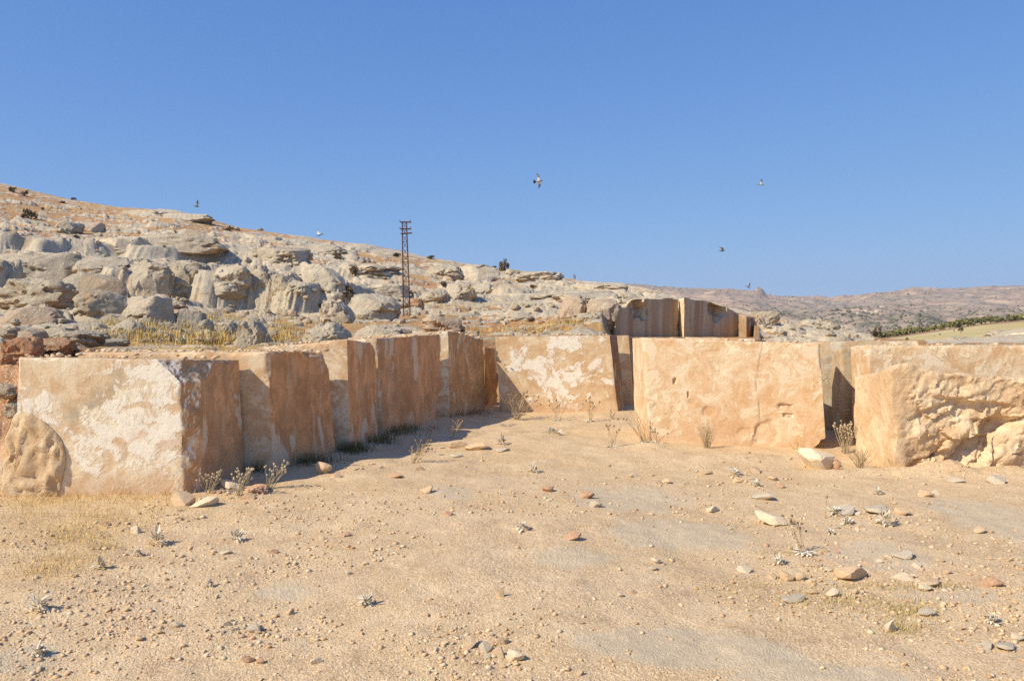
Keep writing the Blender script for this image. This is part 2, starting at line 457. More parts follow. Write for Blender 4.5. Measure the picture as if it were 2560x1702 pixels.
def terrain(x, y):
    """full relief and surface masks: z, rock, grass, red"""
    u = 1280 + F * x / np.maximum(y, 0.5)
    z = land(x, y)
    far = sstep(14.5, 24, y + np.where(u < 900, 3.0, 0.0))
    pit = sstep(1490, 1535, u) * (u < 1900) * (y < wall_y(x) + 1.5)
    far = far * (1 - 0.9 * pit) * (1 - 0.75 * sstep(2140, 2230, u))
    wx = x + 2.5 * fbm2(x * 0.14, y * 0.14, 5, 3); wy = y + 1.6 * fbm2(x * 0.14, y * 0.14, 9, 3)
    flat = sstep(60, 34, y) * sstep(600, 900, u) * sstep(1480, 1380, u)
    low = sstep(52, 30, y) * sstep(900, 700, u)
    up = sstep(70, 130, y) * sstep(900, 300, u)
    bias = -0.16 * low - 0.34 * flat - 0.16 * up - 0.13
    n1 = fbm2(wx * 0.060, wy * 0.120, 21, 2, 0.4) + 0.10 * fbm2(wx * 0.4, wy * 0.5, 22, 3) + bias            # broad bare slabs
    n2 = fbm2(wx * 0.17 + 40, wy * 0.30, 25, 2, 0.4) + 0.10 * fbm2(wx * 0.9, wy * 1.1, 26, 3) + bias * 0.7 - 0.25 * flat     # ledges and humps
    n3 = fbm2(wx * 0.55 + 90, wy * 0.75, 29, 2, 0.5) + bias * 0.4 - 0.17 - 0.1 * flat                                    # loose rocks
    ti = domes(x, y, 0.8, 70, 0.22, 0.9)
    p1 = sstep(0.0, 0.05, n1); p2 = sstep(0.12, 0.18, n2); p3 = sstep(0.0, 0.08, n3)
    for k, A, wd, y0, y1, ua, ub in LEDGES:
        yl = ledge_line(x, k)
        on_ = sstep(ub, ua, u) * sstep(yl - wd * 1.6, yl - wd, y) * sstep(yl + 7, yl + 2.5, y + 8 * fbm2(x * 0.2, y * 0.2, 431 + k, 3))
        p1 = np.maximum(p1, on_)
    crk = np.abs(fbm2(wx * 0.22, wy * 0.32, 31, 3, 0.5))
    crk2 = np.abs(fbm2(wx * 0.8 + 7, wy * 1.0, 33, 3, 0.5))
    big_ = 0.55 + 0.45 * sstep(40, 90, y)
    hb = big_ * (p1 * (0.16 + 0.75 * np.maximum(n1, 0)) + p2 * (0.26 + 1.1 * np.maximum(n2, 0)) + p3 * (0.16 + 0.7 * np.maximum(n3, 0))) + 0.10 * ti
    rock = np.clip(np.maximum.reduce([p1, p2, p3, sstep(0.25, 0.5, ti)]), 0, 1)
    rid = 1 - 2 * np.abs(fbm2(wx * 0.55, wy * 0.55, 35, 4, 0.55))
    rough = fbm2(x * 1.3, y * 1.3, 37, 4, 0.55)
    edge = sstep(0, 25, (np.interp(u, RK[:, 0], RK[:, 2]) - y))
    relief = hb - rock * (0.22 * np.exp(-(crk / 0.03) ** 2) + 0.08 * np.exp(-(crk2 / 0.04) ** 2)) + rock * 0.06 * rough + (1 - rock) * 0.05 * rough
    z = z + far * (relief - 0.25) * (0.30 + 0.70 * edge)
    # quarry floor: trodden dust, low swells, pushed-up banks
    near = 1 - far
    z = z + near * (0.055 * fbm2(x * 0.55, y * 0.55, 81, 3) + 0.018 * fbm2(x * 3.1, y * 3.1, 83, 4))
    g1 = vn2(x * 85, y * 85, 90); g2 = vn2(x * 34, y * 34, 92)
    fine = sstep(12, 5, y)
    patch = sstep(-0.25, 0.25, fbm2(x * 1.1, y * 1.1, 85, 4))
    z = z + near * fine * (0.007 * np.maximum(g1, 0) * (0.3 + patch) + 0.010 * np.maximum(g2 - 0.22, 0) * patch)
    def bank(px, py, rx, ry, h):
        c = on(px, py)
        d2 = ((x - c.x) / rx) ** 2 + ((y - c.y) / ry) ** 2
        return h * np.exp(-d2 * 1.2)
    ss = 1 + 0.8 * fbm2(x * 2.3, y * 2.3, 88, 4)
    z = z + near * ss * (bank(1890, 1150, 1.1, 0.28, 0.07) + bank(2290, 1178, 1.0, 0.22, 0.10) + bank(1360, 1095, 0.9, 0.6, 0.05) + bank(2480, 1185, 0.9, 0.25, 0.07) + bank(1640, 1120, 0.3, 0.3, 0.04))
    # reddish soil bank at the far left behind the white block
    lb = sstep(230, 120, u) * sstep(9.5, 10.5, y) * sstep(18, 14, y)
    z = z + lb * (0.34 * fbm2(x * 1.1, y * 1.1, 441, 5, 0.55) - 0.05)
    red = np.clip(sstep(0.02, 0.25, fbm2(x * 0.22, y * 0.22, 61, 4)) * 0.5 + lb * 1.0, 0, 1)
    rc = sstep(900, 1050, u) * sstep(1480, 1400, u) * sstep(22, 30, y) * sstep(62, 48, y)
    red = np.clip(red + rc * sstep(-0.2, 0.2, fbm2(x * 0.35, y * 0.35, 63, 4)), 0, 1)
    gz = sstep(-0.10, 0.22, fbm2(x * 0.16 + 9, y * 0.16, 71, 4)) * 0.55
    gl = sstep(60, 200, u) * sstep(780, 620, u) * sstep(14, 17, y) * sstep(60, 42, y)
    grass = np.clip((gz + gl * sstep(-0.35, 0.1, fbm2(x * 0.4, y * 0.4, 73, 3))) * (1 - lb), 0, 1)
    rock = np.clip(rock * far * (1 - 0.6 * lb) + pit * 0.15, 0, 1)
    rock = np.maximum(rock, sstep(2290, 2330, u) * sstep(30, 36, y) * 0.9)
    red = red * (1 - sstep(2100, 2200, u)); 
    return z, rock, grass, red

def zat(x, y):
    return float(terrain(np.array([float(x)]), np.array([float(y)]))[0][0])

def hit(px, py, d0=10.0, d1=260.0, n=1600):
    """where the sight line through (px,py) first meets the ground"""
    x, y, z = ray(px, py)
    D = np.exp(np.linspace(math.log(d0), math.log(d1), n))
    X = x / y * D
    Z = H + z / y * D
    T = terrain(X, D)[0]
    k = np.nonzero(Z <= T)[0]
    j = k[0] if len(k) else n - 1
    return Vector((X[j], D[j], T[j]))

def grid(us, ds):
    D = np.repeat(ds, len(us)); U = np.tile(us, len(ds))
    X = (U - 1280) / F * D
    n, m = len(ds), len(us)
    idx = np.arange(n * m).reshape(n, m)
    q = np.stack([idx[:-1, :-1], idx[:-1, 1:], idx[1:, 1:], idx[1:, :-1]], -1).reshape(-1, 4)
    return X, D, q

def ground_mat():
    t = NT("quarry_dust")
    g = t.n("ShaderNodeNewGeometry")
    o = g.outputs['Position']
    n1 = t.noise(o, 0.55, 8, 0.6, 0.3)
    n2 = t.noise(o, 2.6, 9, 0.62, 0.4)
    n3 = t.noise(o, 11.0, 8, 0.65)
    n4 = t.noise(o, 60.0, 6, 0.7)
    vd, vc = t.vor(o, 95.0)
    vd2, vc2 = t.vor(o, 42.0)
    c = t.mix(t.rng(n1, 0.36, 0.64), (0.575, 0.43, 0.268), (0.63, 0.495, 0.335))
    c = t.mix(t.rng(n2, 0.52, 0.66, 0, 0.7), c, (0.73, 0.59, 0.41))
    c = t.mix(t.rng(n2, 0.48, 0.34, 0, 0.6), c, (0.47, 0.335, 0.205))
    c = t.mix(t.rng(n1, 0.55, 0.66, 0, 0.5), c, (0.60, 0.41, 0.26))
    # bare bedrock showing through, pale and greyish
    pale = t.attr("pale")
    pm = t.rng(t.math('ADD', pale, t.math('MULTIPLY', t.math('SUBTRACT', n2, 0.5), 1.1)), 0.38, 0.62)
    c = t.mix(t.math('MULTIPLY', pm, 0.75), c, t.mix(t.rng(n3, 0.35, 0.65), (0.50, 0.43, 0.335), (0.60, 0.52, 0.41)))
    c = t.mix(t.attr("red"), c, t.mix(t.rng(n2, 0.36, 0.62), (0.30, 0.135, 0.065), (0.42, 0.24, 0.14)))
    ora = t.attr("straw")
    c = t.mix(t.math('MULTIPLY', ora, t.rng(n3, 0.35, 0.6, 0.2, 0.8)), c, (0.55, 0.37, 0.16))
    # grit, grain by grain
    gv = t.sep(vc)[0]
    gm = t.math('MULTIPLY', t.rng(n3, 0.35, 0.6, 0.35, 1), t.rng(pm, 0.0, 1.0, 1, 0.35))
    c = t.mix(t.math('MULTIPLY', t.rng(gv, 0.62, 0.9), gm), c, (0.78, 0.61, 0.44))
    c = t.mix(t.math('MULTIPLY', t.rng(gv, 0.30, 0.08), t.math('MULTIPLY', gm, 0.7)), c, (0.40, 0.27, 0.17))
    c = t.mix(t.rng(n4, 0.42, 0.25, 0, 0.5), c, (0.38, 0.26, 0.17))
    h = t.math('ADD', t.math('MULTIPLY', vd, -0.7), t.math('MULTIPLY', n4, 0.9))
    h = t.math('ADD', h, t.math('MULTIPLY', vd2, -0.3))
    h = t.math('ADD', h, t.math('MULTIPLY', n3, 0.8))
    return t.done(c, t.bump(h, 0.6, 0.010))

def hill_mat():
    t = NT("hillside_limestone")
    g = t.n("ShaderNodeNewGeometry")
    o = g.outputs['Position']
    n0 = t.noise(o, 0.12, 6, 0.55, 0.3)
    n1 = t.noise(o, 0.45, 9, 0.62, 0.4)
    n2 = t.noise(o, 1.7, 9, 0.68, 0.3)
    n3 = t.noise(o, 6.5, 7, 0.7)
    rk = t.math('ADD', t.attr("rock"), t.math('MULTIPLY', t.math('SUBTRACT', n2, 0.5), 1.5))
    rm = t.rng(rk, 0.40, 0.60)
    soil = t.mix(t.rng(n1, 0.36, 0.62), (0.45, 0.25, 0.125), (0.53, 0.34, 0.18))
    soil = t.mix(t.rng(n2, 0.54, 0.68, 0, 0.35), soil, (0.60, 0.47, 0.32))
    red = t.math('MULTIPLY', t.attr("red"), t.rng(n1, 0.36, 0.6))
    soil = t.mix(t.math('MULTIPLY', red, 0.9), soil, t.mix(t.rng(n2, 0.4, 0.62), (0.44, 0.175, 0.08), (0.56, 0.30, 0.17)))
    gr = t.math('MULTIPLY', t.attr("grass"), t.rng(n2, 0.36, 0.58))
    soil = t.mix(gr, soil, t.mix(t.rng(n3, 0.35, 0.65), (0.45, 0.32, 0.125), (0.60, 0.46, 0.21)))
    soil = t.mix(t.rng(n3, 0.42, 0.28, 0, 0.7), soil, (0.20, 0.13, 0.08))
    soil = t.mix(t.rng(n3, 0.64, 0.72, 0, 0.5), soil, (0.62, 0.53, 0.41))
    rc = t.mix(t.rng(n1, 0.38, 0.62), (0.585, 0.515, 0.42), (0.46, 0.415, 0.35))
    px_ = t.sep(o)[0]
    rc = t.mix(t.rng(px_, 3.0, 15.0, 0, 0.7), rc, (0.70, 0.61, 0.48))
    rc = t.mix(t.rng(n2, 0.52, 0.64, 0, 0.6), rc, (0.66, 0.595, 0.50))
    rc = t.mix(t.rng(n2, 0.46, 0.34, 0, 0.6), rc, (0.38, 0.335, 0.275))
    rc = t.mix(t.rng(n3, 0.41, 0.28, 0, 0.7), rc, (0.22, 0.185, 0.145))
    rc = t.mix(t.rng(n0, 0.54, 0.64, 0, 0.45), rc, (0.53, 0.38, 0.25))
    c = t.mix(rm, soil, rc)
    h = t.math('ADD', n2, t.math('MULTIPLY', n3, 0.5))
    h = t.math('ADD', h, t.math('MULTIPLY', rm, 0.35))
    return t.done(c, t.bump(h, 0.9, 0.22))

GROUND_M = ground_mat(); HILL_M = hill_mat()
SPLIT = 16.0
us = np.concatenate([np.linspace(-2500, -60, 70)[:-1], np.linspace(-60, 2620, 1250), np.linspace(2620, 5200, 70)[1:]])
dn = np.exp(np.linspace(math.log(2.2), math.log(SPLIT), 560))
X, Y, q = grid(us, dn)
z, rock, grass, red = terrain(X, Y)
def blob(px, py, rx, ry):
    a = on(px, py); b = on(px + rx, py); c = on(px, py - ry)
    return np.exp(-(((X - a.x) / (b.x - a.x)) ** 2 + ((Y - a.y) / (c.y - a.y)) ** 2) * 1.1)
pale = np.maximum.reduce([blob(1560, 1245, 190, 40), blob(1700, 1330, 220, 45), blob(2480, 1290, 160, 60), blob(1450, 1400, 120, 30), blob(1720, 1620, 330, 60),
                          blob(2050, 1690, 300, 40), blob(700, 1480, 90, 25), blob(1120, 1235, 80, 20), blob(2200, 1390, 160, 40), blob(2360, 1480, 160, 30), blob(60, 1640, 90, 40)])
straw = np.maximum.reduce([blob(190, 1320, 190, 60), blob(150, 1240, 160, 30), blob(120, 1420, 160, 40), blob(420, 1250, 120, 25),
                           0.7 * blob(2270, 1520, 110, 50), 0.6 * blob(2150, 1500, 180, 35), 0.5 * blob(2250, 1460, 260, 18), 0.5 * blob(1420, 1085, 80, 14)])
ground = link("ground", mesh_np("ground", np.stack([X, Y, z], 1), q, True, {"pale": pale, "straw": straw, "red": red * sstep(300, 120, 1280 + F * X / Y) * sstep(9.8, 10.8, Y)}, [GROUND_M]))
tag(ground, "dusty pinkish tan quarry floor strewn with grit", kind="structure")
dh = np.concatenate([np.exp(np.linspace(math.log(SPLIT), math.log(205), 640)), np.linspace(208, 320, 24)])
X, Y, q = grid(us, dh)
z, rock, grass, red = terrain(X, Y)
hill = link("hillside", mesh_np("hillside", np.stack([X, Y, z], 1), q, True, {"rock": rock, "grass": grass, "red": red}, [HILL_M]))
tag(hill, "bare limestone hillside of pale rock ledges and dry orange soil", kind="structure")
# the quarry floor goes on behind and beside the camera
bx = np.linspace(-60, 60, 61); by = np.linspace(-60, 2.25, 40)
XX, YY = np.meshgrid(bx, by)
n, m = XX.shape; idx = np.arange(n * m).reshape(n, m)
qq = np.stack([idx[:-1, :-1], idx[:-1, 1:], idx[1:, 1:], idx[1:, :-1]], -1).reshape(-1, 4)
zz = 0.055 * fbm2(XX.ravel() * .55, YY.ravel() * .55, 81, 3) - 0.03
back = link("ground", mesh_np("ground_rear", np.stack([XX.ravel(), YY.ravel(), zz], 1), qq, True, None, [GROUND_M]))
tag(back, "dusty quarry floor behind the camera", kind="structure")

# ------------------------------------------------------------------ sawn blocks of stone
def lattice_box(nx, ny, nz):
    """surface of a box as a lattice: parameters in 0..1 and quads"""
    key = {}
    P = []
    Q = []
    def vid(i, j, k):
        t = (i, j, k)
        if t not in key:
            key[t] = len(P); P.append((i / nx, j / ny, k / nz))
        return key[t]
    for i in range(nx):
        for k in range(nz):
            Q.append((vid(i, 0, k), vid(i + 1, 0, k), vid(i + 1, 0, k + 1), vid(i, 0, k + 1)))
            Q.append((vid(i, ny, k), vid(i, ny, k + 1), vid(i + 1, ny, k + 1), vid(i + 1, ny, k)))
    for j in range(ny):
        for k in range(nz):
            Q.append((vid(0, j, k), vid(0, j, k + 1), vid(0, j + 1, k + 1), vid(0, j + 1, k)))
            Q.append((vid(nx, j, k), vid(nx, j + 1, k), vid(nx, j + 1, k + 1), vid(nx, j, k + 1)))
    for i in range(nx):
        for j in range(ny):
            Q.append((vid(i, j, nz), vid(i + 1, j, nz), vid(i + 1, j + 1, nz), vid(i, j + 1, nz)))
            Q.append((vid(i, j, 0), vid(i, j + 1, 0), vid(i + 1, j + 1, 0), vid(i + 1, j, 0)))
    return np.array(P), np.array(Q)

def V3(p): return np.array([p.x, p.y, p.z])

def block(name, label, mat, fl, fr, br, res=0.035, chip=0.03, amp=0.006, cuts=(), seed=1, bl=None, grooves=(), sink=0.12, group=None, cat="stone block", wobble=None):
    """fl, fr, br: (top px, top py, bottom px, bottom py, depth) of the front-left, front-right and back-right upright edges"""
    def edge(e):
        tx, ty, bx, by, D = e[:5]
        Db = e[5] if len(e) > 5 else D
        return V3(at(tx, ty, D)), V3(at(bx, by, Db))
    FLt, FLb = edge(fl); FRt, FRb = edge(fr); BRt, BRb = edge(br)
    if bl is None:
        BLt, BLb = FLt + (BRt - FRt), FLb + (BRb - FRb)
    else:
        BLt, BLb = edge(bl)
    for b in (FLb, FRb, BRb, BLb): b[2] -= sink
    Lx = np.linalg.norm(FRt - FLt); Ly = np.linalg.norm(BRt - FRt); Lz = np.linalg.norm(FLt - FLb)
    P, Q = lattice_box(max(6, int(Lx / res)), max(6, int(Ly / res)), max(6, int(Lz / res)))
    i, j, k = P[:, 0:1], P[:, 1:2], P[:, 2:3]
    bot = (FLb * (1 - i) + FRb * i) * (1 - j) + (BLb * (1 - i) + BRb * i) * j
    top = (FLt * (1 - i) + FRt * i) * (1 - j) + (BLt * (1 - i) + BRt * i) * j
    W = bot * (1 - k) + top * k
    org = (FLb + FRb + BRb + BLb) / 4; org[2] = 0.0
    ctr = W.mean(0)
    # chipped arrises
    dx = np.minimum(P[:, 0], 1 - P[:, 0]) * Lx; dy = np.minimum(P[:, 1], 1 - P[:, 1]) * Ly; dz = np.minimum(P[:, 2], 1 - P[:, 2]) * Lz
    d2 = np.sort(np.stack([dx, dy, dz], 1), 1)[:, 1]
    rad = chip * np.maximum(0.25 + 2.2 * fbm3(W * 2.4, seed * 3 + 1, 4, 0.6), 0.05)
    s = np.maximum(0, rad - d2)
    dirs = ctr - W
    ax = np.stack([np.where(dx < 1e-6 + rad, 1, 0), np.where(dy < 1e-6 + rad, 1, 0), np.where(dz < 1e-6 + rad, 1, 0)], 1)
    ex = (FRb - FLb) / np.linalg.norm(FRb - FLb); ey = (BRb - FRb) / np.linalg.norm(BRb - FRb); ez = np.array([0, 0, 1.0])
    sg = np.where(P > 0.5, -1, 1)
    inw = (ax[:, 0:1] * sg[:, 0:1]) * ex + (ax[:, 1:2] * sg[:, 1:2]) * ey + (ax[:, 2:3] * sg[:, 2:3]) * ez
    W = W + inw * s[:, None] * 0.55
    # split faces
    for c in cuts:
        pt, nrm, rgh = np.array(c[0], float), np.array(c[1], float), c[2]
        nrm = nrm / np.linalg.norm(nrm)
        sc = c[3] if len(c) > 3 else 2.6
        d = (W - pt) @ nrm + rgh * 1.4 * fbm3(W * sc, seed * 7 + 5, 5, 0.58)
        cutm = d > 0
        W = W - (d * cutm)[:, None] * nrm
        W = W + (cutm * rgh * 0.35 * fbm3(W * sc * 4, seed + 9, 4, 0.6))[:, None] * nrm
    # gentle unevenness of the sawn faces
    nv = np.stack([fbm3(W * 1.3, seed * 11 + a, 3) for a in range(3)], 1)
    W = W + nv * amp * 1.6
    n2 = fbm3(W * 9, seed * 13, 3)
    W = W + (ctr - W) / np.linalg.norm(ctr - W, axis=1)[:, None] * (n2 * amp * 0.6)[:, None]
    if wobble is not None:
        W = wobble(W, P)
    for gfun in grooves:
        W = gfun(W, P)
    me = mesh_np(name, W - org, Q, True, None, [mat])
    me.set_sharp_from_angle(angle=math.radians(38))
    o = link(name, me, tuple(org))
    return tag(o, label, cat, group)

G_L = "sawn stone blocks in the left row"
G_M = "sawn stone blocks in the middle"
G_R = "sawn stone blocks in the right row"

# white block at the left end
A_M = mat_sawn("white_flaked_stone", 1, base=(0.75, 0.58, 0.41), pale=(0.84, 0.73, 0.57), white=(0.94, 0.90, 0.84), wt=0.485, ww=0.05,
               wc=(0.30, -0.6, 0.72), wr=1.1, wk=0.055, grey=(0.46, 0.42, 0.34), gt=0.54, side=(0.662, 0.396, 0.220))
nA = at(455, 1100, 8.04)
nAt = at(420, 900, 8.1)
blockA = block("stone_block", "large white flaked block with a broken rough corner, nearest at the left", A_M,
      (45, 892, 36, 1236, 7.92), (484, 899, 482, 1240, 8.04), (597, 899, 612, 1181, 9.10), seed=3, chip=0.03, res=0.022,
      cuts=[((nA.x, nA.y, nA.z), (0.80, -0.62, 0.0), 0.055, 2.2), ((nAt.x + 0.02, nAt.y, nAt.z - 0.03), (0.62, -0.42, 0.66), 0.05, 2.4)], group=G_L)

B_M = mat_sawn("ochre_stone", 2, base=(0.670, 0.456, 0.281), pale=(0.756, 0.593, 0.419), wt=0.575, side=(0.662, 0.369, 0.193))
blockB = block("stone_block", "ochre block standing close behind the white flaked one", B_M,
      (196, 880, 190, 1186, 9.16), (671, 878, 684, 1183, 9.16), (818, 880, 842, 1136, 10.25), seed=5, res=0.03, chip=0.05,
      cuts=[((at(833, 930, 10.2).x, 10.2, at(833, 930, 10.2).z), (0.62, 0.62, 0.45), 0.05, 2.0)], group=G_L)

C_M = mat_sawn("pale_ochre_stone", 4, base=(0.691, 0.467, 0.288), pale=(0.799, 0.661, 0.500), wt=0.545, side=(0.704, 0.396, 0.207))
blockC = block("stone_block", "narrow upright ochre block third in the left row", C_M,
      (640, 868, 650, 1120, 10.42), (867, 849, 876, 1115, 10.46), (940, 856, 948, 1100, 11.55), seed=6, res=0.03, chip=0.03,
      cuts=[((at(934, 872, 11.5).x, 11.5, at(934, 872, 11.5).z), (0.75, 0.35, 0.6), 0.03)], group=G_L)

D_M = mat_sawn("streaked_stone", 7, base=(0.691, 0.479, 0.300), pale=(0.799, 0.661, 0.512), wt=0.545, side=(0.704, 0.403, 0.220))
blockD = block("stone_block", "wide block with a pale lichen streak down its shaded face", D_M,
      (800, 852, 810, 1088, 11.7), (941, 845, 960, 1086, 11.72), (1102, 835, 1104, 1046, 13.5), seed=8, res=0.03, chip=0.035,
      cuts=[((at(1113, 960, 13.4).x, 13.4, at(1113, 960, 13.4).z), (0.8, 0.5, -0.38), 0.04)], group=G_L)

E_M = mat_sawn("mottled_stone", 9, base=(0.713, 0.513, 0.338), pale=(0.821, 0.707, 0.562), wt=0.55, side=(0.619, 0.376, 0.200))
blockE = block("stone_block", "mottled block with the sunlit corner at the far end of the left row", E_M,
      (870, 845, 880, 1040, 13.70), (1120, 826, 1126, 1034, 13.72), (1209, 848, 1213, 1027, 14.75), seed=10, res=0.03, chip=0.03, group=G_L)

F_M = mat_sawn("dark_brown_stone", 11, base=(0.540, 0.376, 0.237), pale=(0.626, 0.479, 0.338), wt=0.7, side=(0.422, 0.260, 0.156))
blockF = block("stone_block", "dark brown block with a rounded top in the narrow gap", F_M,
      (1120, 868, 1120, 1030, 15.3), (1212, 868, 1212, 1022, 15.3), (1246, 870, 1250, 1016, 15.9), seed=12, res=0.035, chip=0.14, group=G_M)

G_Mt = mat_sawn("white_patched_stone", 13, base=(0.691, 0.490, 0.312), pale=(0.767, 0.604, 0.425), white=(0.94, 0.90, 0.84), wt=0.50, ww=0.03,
               wc=(-0.15, -0.6, 0.68), wr=1.1, wk=0.075, gt=0.75, side=(0.384, 0.236, 0.136))  # side tone lowered: the slit's shade is painted into this face
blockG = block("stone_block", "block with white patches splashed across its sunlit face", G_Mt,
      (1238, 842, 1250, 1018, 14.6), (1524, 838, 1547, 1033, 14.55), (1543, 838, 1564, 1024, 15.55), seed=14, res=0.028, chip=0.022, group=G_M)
G2_M = mat_sawn("plain_tan_stone", 15, base=(0.691, 0.479, 0.294), pale=(0.756, 0.593, 0.425), wt=0.575, side=(0.384, 0.236, 0.129))  # side darkened to paint in the shade of the slit
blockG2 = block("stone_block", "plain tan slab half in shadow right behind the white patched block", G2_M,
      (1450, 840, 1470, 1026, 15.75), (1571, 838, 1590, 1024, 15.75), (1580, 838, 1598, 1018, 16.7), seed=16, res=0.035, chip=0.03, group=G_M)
G3_M = mat_sawn("grey_edged_stone", 17, base=(0.626, 0.479, 0.338), pale=(0.713, 0.627, 0.512), wt=0.555, side=(0.323, 0.222, 0.143))  # shade of the slit put into the side tone
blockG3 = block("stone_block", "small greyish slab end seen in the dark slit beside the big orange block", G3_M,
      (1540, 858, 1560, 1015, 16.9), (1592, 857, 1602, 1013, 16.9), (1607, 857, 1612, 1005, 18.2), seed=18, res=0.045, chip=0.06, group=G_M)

# big orange block
R1_M = mat_sawn("orange_stone", 19, base=(0.70, 0.485, 0.315), pale=(0.75, 0.60, 0.44), white=(0.84, 0.74, 0.58), wt=0.535, ww=0.07, gt=0.66, grey=(0.50, 0.42, 0.31), side=(0.640, 0.416, 0.245))
crk = [(1901, 853), (1893, 905), (1888, 950), (1893, 1000), (1896, 1040), (1888, 1070), (1876, 1110)]
def crack(W, P):
    xs = []; zs = []
    for c in crk:
        q = at(c[0], c[1], 10.95); xs.append(q.x); zs.append(q.z)
    zs = np.array(zs)[::-1]; xs = np.array(xs)[::-1]
    xc = np.interp(W[:, 2], zs, xs) + 0.02 * fbm3(np.stack([W[:, 2] * 6, W[:, 2] * 0, W[:, 2] * 0], 1), 4, 4)
    front = P[:, 1] < 0.02
    d = W[:, 0] - xc
    W[:, 1] += front * (0.013 * np.exp(-(d / 0.009) ** 2) + 0.010 * sstep(0.0, 0.03, d) * np.exp(-np.maximum(d, 0) / 0.25))
    return W
def scoops(W, P):
    front = P[:, 1] < 0.02
    for px, py, r, dp in ((1773, 1030, 0.075, 0.035), (1733, 1006, 0.05, 0.02), (1640, 1035, 0.14, 0.02), (1650, 995, 0.10, 0.015), (1905, 1075, 0.20, 0.045), (1945, 1012, 0.07, 0.03),
                          (1692, 953, 0.03, 0.03), (1800, 918, 0.12, 0.015), (1955, 1028, 0.05, 0.02), (1724, 990, 0.02, 0.03), (1860, 1080, 0.10, 0.03)):
        c = at(px, py, 10.95)
        dd = np.sqrt((W[:, 0] - c.x) ** 2 + (W[:, 2] - c.z) ** 2) / r + 0.5 * fbm3(W * 9, int(px), 3)
        W[:, 1] += front * dp * 0.42 * sstep(1.0, 0.7, dd)
    # slots left by the drill
    for px, py, lx, lz in ((1955, 1010, 0.075, 0.009), (1691, 953, 0.012, 0.045), (1724, 988, 0.010, 0.035), (1960, 1033, 0.06, 0.008)):
        c = at(px, py, 10.95)
        W[:, 1] += front * 0.028 * ((np.abs(W[:, 0] - c.x) < lx) & (np.abs(W[:, 2] - c.z) < np.maximum(lz, 0.014)))
    return W
pr = at(2050, 1010, 10.75)
blockR1 = block("stone_block", "big orange block with a long upright crack near its right end", R1_M,
      (1606, 843, 1627, 1108, 11.15), (2048, 858, 2068, 1128, 10.7), (2046, 859, 2065, 1100, 11.65), bl=(1580, 846, 1588, 1062, 12.4),
      seed=20, res=0.02, chip=0.018, grooves=[crack, scoops],
      cuts=[((at(2062, 1085, 10.8).x, 10.8, at(2062, 1085, 10.8).z), (0.75, -0.1, -0.66), 0.05)], group=G_R)
blockR1b = block("stone_block", "low pale block whose thin sunlit edge shows above the orange one", mat_sawn("pale_edge_stone", 21, pale=(0.799, 0.707, 0.575), wt=0.6),
      (1713, 842, 1713, 1020, 14.3), (1894, 847, 1894, 1020, 14.0), (1916, 852, 1916, 1000, 15.2), seed=22, res=0.04, group=G_R)

R2_M = mat_sawn("yellowish_stone", 23, base=(0.691, 0.502, 0.325), pale=(0.778, 0.661, 0.500), wt=0.545, side=(0.640, 0.429, 0.258))
blockR2 = block("stone_block", "long tan block behind, its top edge running between the two right blocks", R2_M,
      (1930, 855, 1930, 1036, 13.3), (2296, 852, 2296, 1032, 13.1), (2250, 851, 2250, 1015, 14.4), seed=24, res=0.035, chip=0.05, group=G_R)
R2b_M = mat_sawn("cream_stone", 35, base=(0.691, 0.547, 0.388), pale=(0.778, 0.684, 0.550), wt=0.545, gt=0.85, side=(0.640, 0.468, 0.313))
blockR2b = block("stone_block", "cream block filling the gap right of the big orange block", R2b_M,
      (2000, 888, 2000, 1056, 12.35), (2110, 888, 2112, 1056, 12.4), (2100, 888, 2100, 1050, 12.95), seed=25, res=0.035, chip=0.03, group=G_R)
R3_M = mat_sawn("grey_sided_stone", 27, base=(0.536, 0.392, 0.250), pale=(0.587, 0.483, 0.360), wt=0.555, side=(0.563, 0.403, 0.258), grey=(0.46, 0.42, 0.36), gt=0.60)  # tones darkened to put the gap's shade into the stone
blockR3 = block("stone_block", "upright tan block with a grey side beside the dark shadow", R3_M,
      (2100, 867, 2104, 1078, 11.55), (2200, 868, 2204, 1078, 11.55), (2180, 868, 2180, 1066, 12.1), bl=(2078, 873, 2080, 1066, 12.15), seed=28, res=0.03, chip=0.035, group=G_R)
R4_M = mat_sawn("mottled_tan_stone", 29, base=(0.680, 0.479, 0.306), pale=(0.778, 0.650, 0.500), white=(0.84, 0.74, 0.58), wt=0.53, ww=0.06, gt=0.68, grey=(0.48, 0.40, 0.29), side=(0.640, 0.442, 0.272))
blockR4 = block("stone_block", "long mottled tan block behind the rough one at the right edge", R4_M,
      (2168, 862, 2172, 1110, 10.75), (2720, 864, 2720, 1110, 10.55), (2700, 858, 2700, 1090, 11.4), bl=(2126, 866, 2132, 1090, 11.4), seed=30, res=0.03, chip=0.03, group=G_R)

